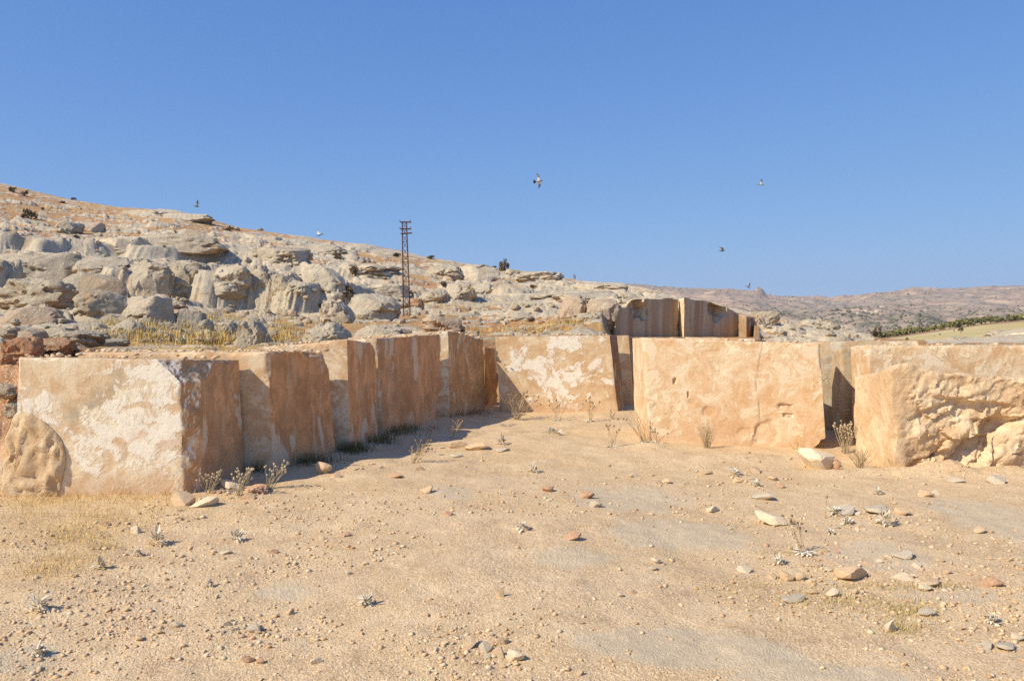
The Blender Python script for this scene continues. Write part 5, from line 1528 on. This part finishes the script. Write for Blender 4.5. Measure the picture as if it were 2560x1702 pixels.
blades("stubble", "olive yellow stubble grass in patches on the right floor",
       [(2270, 1520, 80, 26, 500), (2250, 1570, 60, 24, 320), (2110, 1500, 130, 26, 420), (2200, 1460, 170, 12, 320), (1880, 1470, 120, 26, 240), (2360, 1462, 90, 12, 200), (1425, 1086, 40, 8, 120), (1290, 1085, 50, 6, 100), (1940, 1380, 70, 10, 120)], MOSS_M, 5, 0.012, 0.045, 0.0016, 0.9)
GG_M = mat_plain("golden_grass", (0.60, 0.45, 0.18), 0.3, 3)
cache = {}
def hillpt(px, py):
    key = (round(px / 12), round(py / 2.5))
    if key not in cache: cache[key] = hit(px, py, 12, 120, 260)
    h_ = cache[key]
    x, y, z = ray(px, py)
    q = Vector((x / y * h_.y, h_.y, h_.z - 0.03))
    return q
blades("hill_grass", "golden dry grass between the rocks of the lower slope",
       [(330, 850, 130, 14, 420), (480, 850, 130, 16, 420), (380, 822, 90, 14, 260), (600, 760, 120, 12, 240), (700, 790, 140, 26, 380), (720, 830, 60, 20, 220), (270, 812, 50, 8, 120), (420, 745, 90, 8, 160), (145, 672, 40, 8, 160), (900, 780, 60, 10, 80), (1120, 770, 90, 8, 160), (1250, 765, 120, 8, 160), (540, 800, 80, 14, 220), (650, 745, 100, 6, 160), (560, 860, 90, 8, 300), (700, 850, 50, 12, 240), (1180, 830, 90, 6, 200), (1330, 828, 90, 8, 240), (1420, 812, 60, 8, 160), (1100, 750, 60, 5, 120), (1560, 752, 60, 4, 160)],
       GG_M, 6, 0.15, 0.42, 0.010, 0.6, hillpt)

# ------------------------------------------------------------------ shrubs, trees
def clump(n, r3, leafsize, seed, flat=1.0):
    """crown of many small leaf faces gathered in uneven clumps"""
    r = np.random.default_rng(seed)
    cs = r.normal(size=(9, 3)); cs /= np.linalg.norm(cs, axis=1)[:, None]; cs *= r.uniform(0.25, 0.85, (9, 1))
    cs[:, 2] = np.abs(cs[:, 2]) * flat
    ci = r.integers(0, 9, n)
    d = r.normal(size=(n, 3)); d /= np.linalg.norm(d, axis=1)[:, None]
    p = (cs[ci] + d * (r.random(n) ** 0.5)[:, None] * r.uniform(0.22, 0.42, 9)[ci][:, None]) * np.array(r3)
    a = r.normal(size=(n, 3)); a /= np.linalg.norm(a, axis=1)[:, None]
    b = np.cross(a, r.normal(size=(n, 3))); b /= np.linalg.norm(b, axis=1)[:, None]
    s = leafsize * r.uniform(.6, 1.4, (n, 1))
    V = np.stack([p - a * s, p - b * s * .6, p + a * s, p + b * s * .6], 1).reshape(-1, 3)
    Fc = np.arange(n * 4).reshape(-1, 4)
    return V, Fc
def foliage(name, a, b):
    t = NT(name)
    g = t.n("ShaderNodeNewGeometry")
    n1 = t.noise(t.obj, 2.5, 4)
    rnd = t.math('ADD', t.math('MULTIPLY', g.outputs['Random Per Island'], 0.7), t.math('MULTIPLY', n1, 0.3))
    return t.done(t.mix(rnd, a, b), None, 0.8)
BUSH_M = foliage("brown_thorn", (0.085, 0.06, 0.035), (0.20, 0.15, 0.09))
OAK_M = foliage("olive_leaf", (0.11, 0.095, 0.055), (0.30, 0.25, 0.15))
GREEN_M = foliage("field_tree_leaf", (0.15, 0.16, 0.055), (0.32, 0.30, 0.12))
SAGE_M = foliage("sage_leaf", (0.30, 0.34, 0.24), (0.44, 0.46, 0.34))
TRUNK_M = mat_plain("bark", (0.14, 0.10, 0.07), 0.3, 6)
def shrub(px, py, w, h, label, seed, mat=None, dist=None, n=420, name="shrub", cat="shrub", group="dark thorn shrubs on the hillside"):
    p = hit(px, py) if dist is None else at(px, py, dist)
    k = p.y / F
    root = empty(name, p, label, cat, group)
    V, Fc = clump(n, (w * k * .52, w * k * .45, h * k * .95), w * k * 0.055, seed)
    V[:, 2] += h * k * 0.10
    link("crown", mesh_np("crown", V, Fc, False, None, [mat or BUSH_M]), (0, 0, 0), root)
    TV, TF = [], []
    r = random.Random(seed)
    for i in range(6):
        a = r.uniform(0, 6.28)
        tube(TV, TF, [(0, 0, -0.15), (math.cos(a) * w * k * .1, math.sin(a) * w * k * .1, h * k * .3), (math.cos(a) * w * k * .3, math.sin(a) * w * k * .3, h * k * .7)], w * k * .03, w * k * .008, 5)
    link("branches", mesh_np("branches", np.concatenate(TV), np.concatenate(TF), True, None, [TRUNK_M]), (0, 0, 0), root)
    return root
for i, a in enumerate([
 (30, 480, 26, 14, "dark round shrub high on the left slope, left one of a pair"),
 (61, 490, 24, 18, "dark round shrub high on the left slope, right one of a pair"),
 (75, 548, 48, 28, "large dark shrub on the upper left slope"),
 (183, 500, 14, 9, "small dark bush on the left skyline"),
 (107, 525, 12, 8, "tiny shrub between the large shrub and the skyline"),
 (155, 508, 18, 7, "flat shrub just below the left skyline"),
 (620, 571, 28, 9, "low dark shrub lying on the skyline left of the pylon"),
 (574, 578, 26, 12, "dark shrub below the skyline left of the pylon"),
 (845, 648, 32, 18, "dark shrub on pale rock left of the pylon"),
 (888, 688, 34, 34, "dark shrub in a rock cleft left of the pylon"),
 (990, 642, 26, 13, "brown shrub behind the pylon"),
 (1078, 648, 28, 10, "low shrub on the skyline right of the pylon"),
 (1175, 658, 16, 7, "tiny dark bush on the skyline left of the hilltop bush"),
 (1106, 716, 34, 10, "low brown shrub above the boulders right of the pylon"),
 (190, 594, 20, 8, "small brown shrub at the foot of the upper left rocks"),
 (160, 566, 16, 8, "brown tuft beside the square topped rock"),
 (460, 610, 40, 14, "brown shrub in the hollow of the long pale outcrop"),
 (1545, 710, 22, 9, "dark low bush on the skyline above the quarry pit"),
 (1330, 718, 22, 8, "small shrub on the slope right of the hilltop bush")]):
    shrub(*a, seed=20 + i)
shrub(868, 750, 66, 54, "big dry leafless bush on the shaded boulder", 60, BUSH_M, None, 260)
shrub(800, 770, 20, 16, "small green brown bush in the middle of the slope", 61, OAK_M)
shrub(120, 838, 60, 22, "pale grey green cushion shrub on the dark slab, lower left", 62, SAGE_M, None, 900)
shrub(455, 860, 30, 16, "grey green tuft in the yellow grass", 63, SAGE_M)
shrub(2192, 842, 34, 26, "dark brown bush at the end of the right slope", 64, BUSH_M, 55)
shrub(2150, 840, 20, 10, "small dark bush on the white rock lip", 65, BUSH_M, 56)
shrub(2128, 838, 14, 8, "tiny dark tuft on the right slope", 66, BUSH_M, 55)
shrub(1256, 684, 36, 40, "bushy tree alone on the skyline in the centre", 70, OAK_M, 149, 900, "hilltop_tree", "tree", "trees on the hilltop")
shrub(1236, 672, 20, 8, "low spreading bush left of the lone skyline tree", 71, BUSH_M, 151)
shrub(1437, 697, 9, 15, "small cone shaped tree on the skyline right of centre", 72, OAK_M, 140, 300, "hilltop_tree", "tree", "trees on the hilltop")

def field_tree(px, py, w, h, label, seed, D, mat=GREEN_M, group="trees along the top of the field"):
    p = at(px, py, D); k = D / F
    root = empty("field_tree", p, label, "tree", group)
    V, Fc = clump(260, (w * k * .55, w * k * .5, h * k * .62), w * k * 0.10, seed)
    V[:, 2] += h * k * 0.30
    link("crown", mesh_np("crown", V, Fc, False, None, [mat]), (0, 0, 0), root)
    TV, TF = [], []
    tube(TV, TF, [(0, 0, -0.8), (0.05 * w * k, 0, h * k * .3), (0, 0, h * k * .7)], w * k * .06, w * k * .02, 6)
    for a in (0.5, 2.6, 4.7):
        tube(TV, TF, [(0, 0, h * k * .25), (math.cos(a) * w * k * .25, math.sin(a) * w * k * .2, h * k * .55)], w * k * .035, w * k * .01, 5)
    link("trunk", mesh_np("trunk", np.concatenate(TV), np.concatenate(TF), True, None, [TRUNK_M]), (0, 0, 0), root)
r = random.Random(4)
row = np.array([(2196, 846), (2260, 838), (2340, 826), (2430, 812), (2500, 806), (2580, 798)], float)
for i in range(30):
    px = 2196 + i * 12.9 + r.uniform(-4, 4)
    py = float(np.interp(px, row[:, 0], row[:, 1])) + r.uniform(-1, 2)
    field_tree(px, py, r.uniform(20, 40), r.uniform(12, 23), "olive green tree in the row along the top of the yellow field", 300 + i, 405 + r.uniform(-8, 8))
for i, (px, py, w, h, lab, m) in enumerate([
 (2402, 832, 15, 17, "lone dark tree in the middle of the yellow field", OAK_M),
 (2240, 836, 8, 8, "small green tree at the left edge of the yellow field", GREEN_M),
 (2259, 831, 8, 8, "second small green tree at the left edge of the yellow field", GREEN_M),
 (2268, 852, 10, 10, "small dark tree low on the left of the field", OAK_M),
 (2336, 844, 6, 7, "little dark bush left of the lone field tree", OAK_M),
 (2376, 846, 6, 8, "little dark bush below left of the lone field tree", OAK_M),
 (2412, 843, 6, 8, "little dark bush right below the lone field tree", OAK_M),
 (2385, 828, 5, 6, "tiny dark bush just left of the lone field tree", OAK_M),
 (2350, 838, 6, 6, "tiny dark bush in the field, further left", OAK_M),
 (2308, 826, 14, 7, "low dark hedge bush on the left of the field", OAK_M)]):
    field_tree(px, py, w, h, lab, 400 + i, 300, m, "scattered trees in the field")

# scrub on the far hills: uncountable
r = np.random.default_rng(9)
n = 12000
u_ = r.uniform(1440, 2640, n); D_ = np.exp(r.uniform(math.log(760), math.log(2690), n))
x_ = (u_ - 1280) / F * D_
dens = sstep(-0.35, 0.35, fbm2(x_ * 0.004, D_ * 0.004, 500, 4))
wood = np.exp(-(((u_ - 2120) / 55) ** 2 + ((D_ - 1500) / 260) ** 2)) + 0.6 * np.exp(-(((u_ - 1960) / 60) ** 2 + ((D_ - 1450) / 260) ** 2))
m = r.random(n) < np.maximum(dens * 0.9, wood)
x_, D_ = x_[m], D_[m]; n = len(x_)
z_ = far_z(x_, D_)
v0, f0 = ICO[1]
s_ = (0.8 + 1.5 * r.random(n) ** 2) * np.where(wood[m] > 0.4, 1.8, 1.0)
V = (v0[None] * (1 + r.uniform(-.25, .25, (n, len(v0), 1))) * s_[:, None, None] * np.array([1.1, 1.1, 0.85]) + np.stack([x_, D_, z_ + s_ * .4], -1)[:, None]).reshape(-1, 3)
Fc = (f0[None] + (np.arange(n) * len(v0))[:, None, None]).reshape(-1, 3)
FS_M = mat_plain("far_scrub", (0.14, 0.14, 0.10), 0.3, 0.02)
tag(link("far_scrub", mesh_np("far_scrub", V, Fc, False, None, [FS_M])), "dark scrub dotted over the far hills", kind="stuff")

# a few pale houses of a far village
WALL_M = mat_plain("whitewash", (0.78, 0.74, 0.66), 0.05, 0.2); ROOF_M = mat_plain("flat_roof", (0.62, 0.55, 0.47), 0.1, 0.2)
def house(px, py, w, h, label):
    p = hit_fn(far_z, px, py, 700, 2690); k = p.y / F
    a, b, c = w * k / 2, w * k * .4, h * k
    root = empty("village_house", p, label, "house", "pale houses of the far village")
    bm = bmesh.new()
    bmesh.ops.create_cube(bm, size=1.0, matrix=Matrix.Translation((0, 0, c / 2 - 1)) @ Matrix.Diagonal((2 * a, 2 * b, c + 2, 1)))
    me = bpy.data.meshes.new("wall"); bm.to_mesh(me); bm.free(); me.materials.append(WALL_M); link("wall", me, (0, 0, 0), root)
    V = np.array([(-a * 1.1, -b * 1.15, c), (a * 1.1, -b * 1.15, c), (a * 1.1, b * 1.15, c), (-a * 1.1, b * 1.15, c), (-a * .6, 0, c * 1.35), (a * .6, 0, c * 1.35)])
    me = mesh_np("roof", V, [np.array([[0, 1, 5, 4], [2, 3, 4, 5]]), np.array([[1, 2, 5], [3, 0, 4]])], False, None, [ROOF_M]); link("roof", me, (0, 0, 0.02), root)
for px, py, w, h, lab in ((2205, 769, 8, 3.5, "largest white house above the far village wood"), (2165, 779, 6, 3, "small white house at the left of the far village"), (2178, 783, 5, 3, "small white house in the middle of the far village"),
                          (2144, 783, 5, 2.5, "pale house among the trees of the far wood"), (2192, 778, 7, 3, "long pale house beside the largest white one"), (2313, 776, 5, 2.5, "lone white house right of the far village")):
    house(px, py, w, h, lab)

# ------------------------------------------------------------------ lattice pylon
RUST_M = mat_plain("rusty_steel", (0.115, 0.062, 0.045), 0.35, 5, 0.7)
GLASS_M = mat_plain("insulator_porcelain", (0.16, 0.13, 0.11), 0.2, 10, 0.4)
DP = 55.0
pb = at(1017.5, 792, DP); k = DP / F
pyl = empty("lattice_pylon", pb, "thin rusty lattice power pylon with three crossarms on the slope", "pylon")
HP = (792 - 556) * k; wb, wtp = 0.225, 0.145
def corner(sx, sy, t_):
    w_ = wb + (wtp - wb) * t_
    return np.array([sx * w_ + (-5.5 * k) * t_, sy * w_, -0.3 + (HP + 0.3) * t_])
for sx in (-1, 1):
    for sy in (-1, 1):
        V, Fc = [], []; tube(V, Fc, [corner(sx, sy, 0), corner(sx, sy, 1)], 0.023, 0.020, 4)
        link("leg", mesh_np("leg", np.concatenate(V), np.concatenate(Fc), False, None, [RUST_M]), (0, 0, 0), pyl)
V, Fc = [], []
NB = 15
for i in range(NB):
    t0, t1 = i / NB, (i + 1) / NB
    for sy in (-1, 1):
        s_ = 1 if i % 2 else -1
        tube(V, Fc, [corner(-s_, sy, t0), corner(s_, sy, t1)], 0.010, 0.010, 4)
        tube(V, Fc, [corner(s_, sy, t0), corner(-s_, sy, t1)], 0.010, 0.010, 4)
    for sx in (-1, 1):
        s_ = 1 if i % 2 else -1
        tube(V, Fc, [corner(sx, -s_, t0), corner(sx, s_, t1)], 0.010, 0.010, 4)
    if i % 3 == 0:
        for sy in (-1, 1): tube(V, Fc, [corner(-1, sy, t0), corner(1, sy, t0)], 0.010, 0.010, 4)
link("bracing", mesh_np("bracing", np.concatenate(V), np.concatenate(Fc), False, None, [RUST_M]), (0, 0, 0), pyl)
for j, (py, x0, x1, tilt) in enumerate(((556.5, 1001, 1029, 0), (573.5, 1001, 1029, 0), (586, 1003, 1031, -2.5))):
    zc = (792 - py) * k
    V, Fc = [], []
    for sy in (-0.22, 0.22):
        tube(V, Fc, [((x0 - 1017.5) * k, sy, zc - 0.0), ((x1 - 1017.5) * k, sy, zc - tilt * k)], 0.024, 0.024, 4)
    arm = link("crossarm", mesh_np("crossarm", np.concatenate(V), np.concatenate(Fc), False, None, [RUST_M]), (0, 0, 0), pyl)
    if j < 2:
        for xx in (x0 + 0.8, x1 - 0.8):
            V, Fc = [], []
            tube(V, Fc, [((xx - 1017.5) * k, -0.22, zc), ((xx - 1017.5) * k, -0.22, zc + 0.06), ((xx - 1017.5) * k, -0.22, zc + 0.07), ((xx - 1017.5) * k, -0.22, zc + 0.13)], 0.035, 0.022, 8)
            link("insulator", mesh_np("insulator", np.concatenate(V), np.concatenate(Fc), True, None, [GLASS_M]), (0, 0, 0), arm)

# ------------------------------------------------------------------ pigeons
def bird_mat(name, body, wing, pale, tail):
    t = NT(name)
    s_ = t.sep(t.obj)
    ax = t.math('ABSOLUTE', s_[1]); rad = t.math('POWER', t.math('ADD', t.math('MULTIPLY', s_[1], s_[1]), t.math('MULTIPLY', s_[2], s_[2])), 0.5)
    c = t.mix(t.rng(rad, 0.045, 0.06), body, pale)
    c = t.mix(t.rng(rad, 0.13, 0.17), c, wing)
    c = t.mix(t.rng(rad, 0.24, 0.29), c, tail)
    c = t.mix(t.rng(s_[0], -0.09, -0.12), c, tail)
    c = t.mix(t.rng(s_[0], 0.09, 0.11), c, tail)
    return t.done(c, None, 0.6)
PIG_A = bird_mat("pied_pigeon", (0.42, 0.38, 0.32), (0.30, 0.24, 0.21), (0.80, 0.78, 0.74), (0.035, 0.04, 0.055))
PIG_B = bird_mat("grey_pigeon", (0.16, 0.16, 0.17), (0.16, 0.14, 0.135), (0.28, 0.27, 0.27), (0.05, 0.055, 0.075))
PIG_C = bird_mat("white_pigeon", (0.22, 0.24, 0.26), (0.62, 0.60, 0.62), (0.85, 0.85, 0.85), (0.10, 0.13, 0.17))
def pigeon(px, py, D, label, mat, yaw, pitch, roll, up_l, up_r, sweep, fan=1.0, group="pigeons in flight"):
    """continuous body with tail and two wings; wing angles above the level, in degrees"""
    V, Fc = [], []
    prof = [(0.165, 0.004, 0.010), (0.150, 0.012, 0.008), (0.128, 0.024, 0.006), (0.105, 0.026, 0.004), (0.080, 0.036, 0.0), (0.03, 0.050, -0.004), (-0.03, 0.048, -0.004), (-0.08, 0.032, 0.002), (-0.11, 0.018, 0.006)]
    N = 10
    vs = []
    for x, rr, zc in prof:
        for q in range(N):
            a = 2 * math.pi * q / N
            vs.append((x, rr * math.cos(a), zc + rr * 0.9 * math.sin(a)))
    # tail, fanned flat
    for x, wd in ((-0.15, 0.045 * fan), (-0.20, 0.075 * fan), (-0.215, 0.06 * fan)):
        for q in range(N):
            a = 2 * math.pi * q / N
            vs.append((x - 0.02 * (1 - abs(math.cos(a))), wd * math.cos(a), 0.008 + 0.005 * math.sin(a)))
    fs = []
    nr = len(prof) + 3
    for i in range(nr - 1):
        for q in range(N):
            fs.append((i * N + q, (i + 1) * N + q, (i + 1) * N + (q + 1) % N, i * N + (q + 1) % N))
    caps = [tuple(range(N)), tuple(reversed(range((nr - 1) * N, nr * N)))]
    me = bpy.data.meshes.new("pigeon")
    verts = list(vs); faces = fs + caps
    for side, ang in ((1, up_l), (-1, up_r)):
        a = math.radians(ang)
        secs = []
        for t_, ch, sw in ((0.0, 0.125, 0.0), (0.3, 0.13, 0.012), (0.55, 0.115, 0.0), (0.8, 0.075, -0.045 * sweep), (1.0, 0.02, -0.12 * sweep)):
            s_ = 0.03 + 0.29 * t_
            yy, zz = math.cos(a) * s_, math.sin(a) * s_ + 0.02
            th = 0.012 * (1 - t_) + 0.004
            ny, nz = -math.sin(a), math.cos(a)
            x1, x0 = 0.07 + sw, 0.07 + sw - ch
            b = len(verts)
            for xx, dz in ((x1, 0), (x1 - ch * .4, th), (x0, 0), (x1 - ch * .4, -th)):
                verts.append((xx, side * (yy + ny * dz), zz + nz * dz))
            secs.append(b)
        for i in range(len(secs) - 1):
            for q in range(4):
                f = (secs[i] + q, secs[i + 1] + q, secs[i + 1] + (q + 1) % 4, secs[i] + (q + 1) % 4)
                faces.append(f if side > 0 else tuple(reversed(f)))
        faces.append(tuple(secs[-1] + q for q in range(4))); faces.append(tuple(secs[0] + q for q in (3, 2, 1, 0)))
    me.from_pydata(verts, [], faces)
    for p in me.polygons: p.use_smooth = True
    me.materials.append(mat)
    o = link("pigeon", me, at(px, py, D))
    md = o.modifiers.new("join", 'REMESH'); md.mode = 'VOXEL'; md.voxel_size = 0.0055; md.use_smooth_shade = True
    o.rotation_euler = Euler((math.radians(roll), math.radians(pitch), math.radians(yaw)), 'XYZ')
    return tag(o, label, "bird", group)
pigeon(1347, 453, 34, "dark tailed pigeon with white inner wings, largest and nearest in the sky", PIG_A, 0, -8, -78, 12, 4, 1.0, 1.4)
pigeon(491, 516, 44, "dark pigeon with raised wings above the left skyline", PIG_B, 0, 10, 0, 76, 84, 0.4)
pigeon(798, 588, 46, "white pigeon just above the skyline left of the pylon", PIG_C, 180, 15, 30, 70, 50, 0.5)
pigeon(1903, 462, 48, "pigeon with raised wings and a pale belly, upper right sky", PIG_A, 0, 0, 0, 62, 74, 0.6)
pigeon(1805, 627, 44, "dark pigeon flying right with one wing back, right sky", PIG_B, 0, -8, 0, 48, 30, 1.6)
pigeon(1870, 718, 60, "thin dark bird over the far ridge", PIG_B, -20, 28, 20, 70, 75, 0.7)
pigeon(440, 582, 60, "grey pigeon in flight against the left hillside", PIG_B, 10, -30, 10, 50, 40, 1.0)
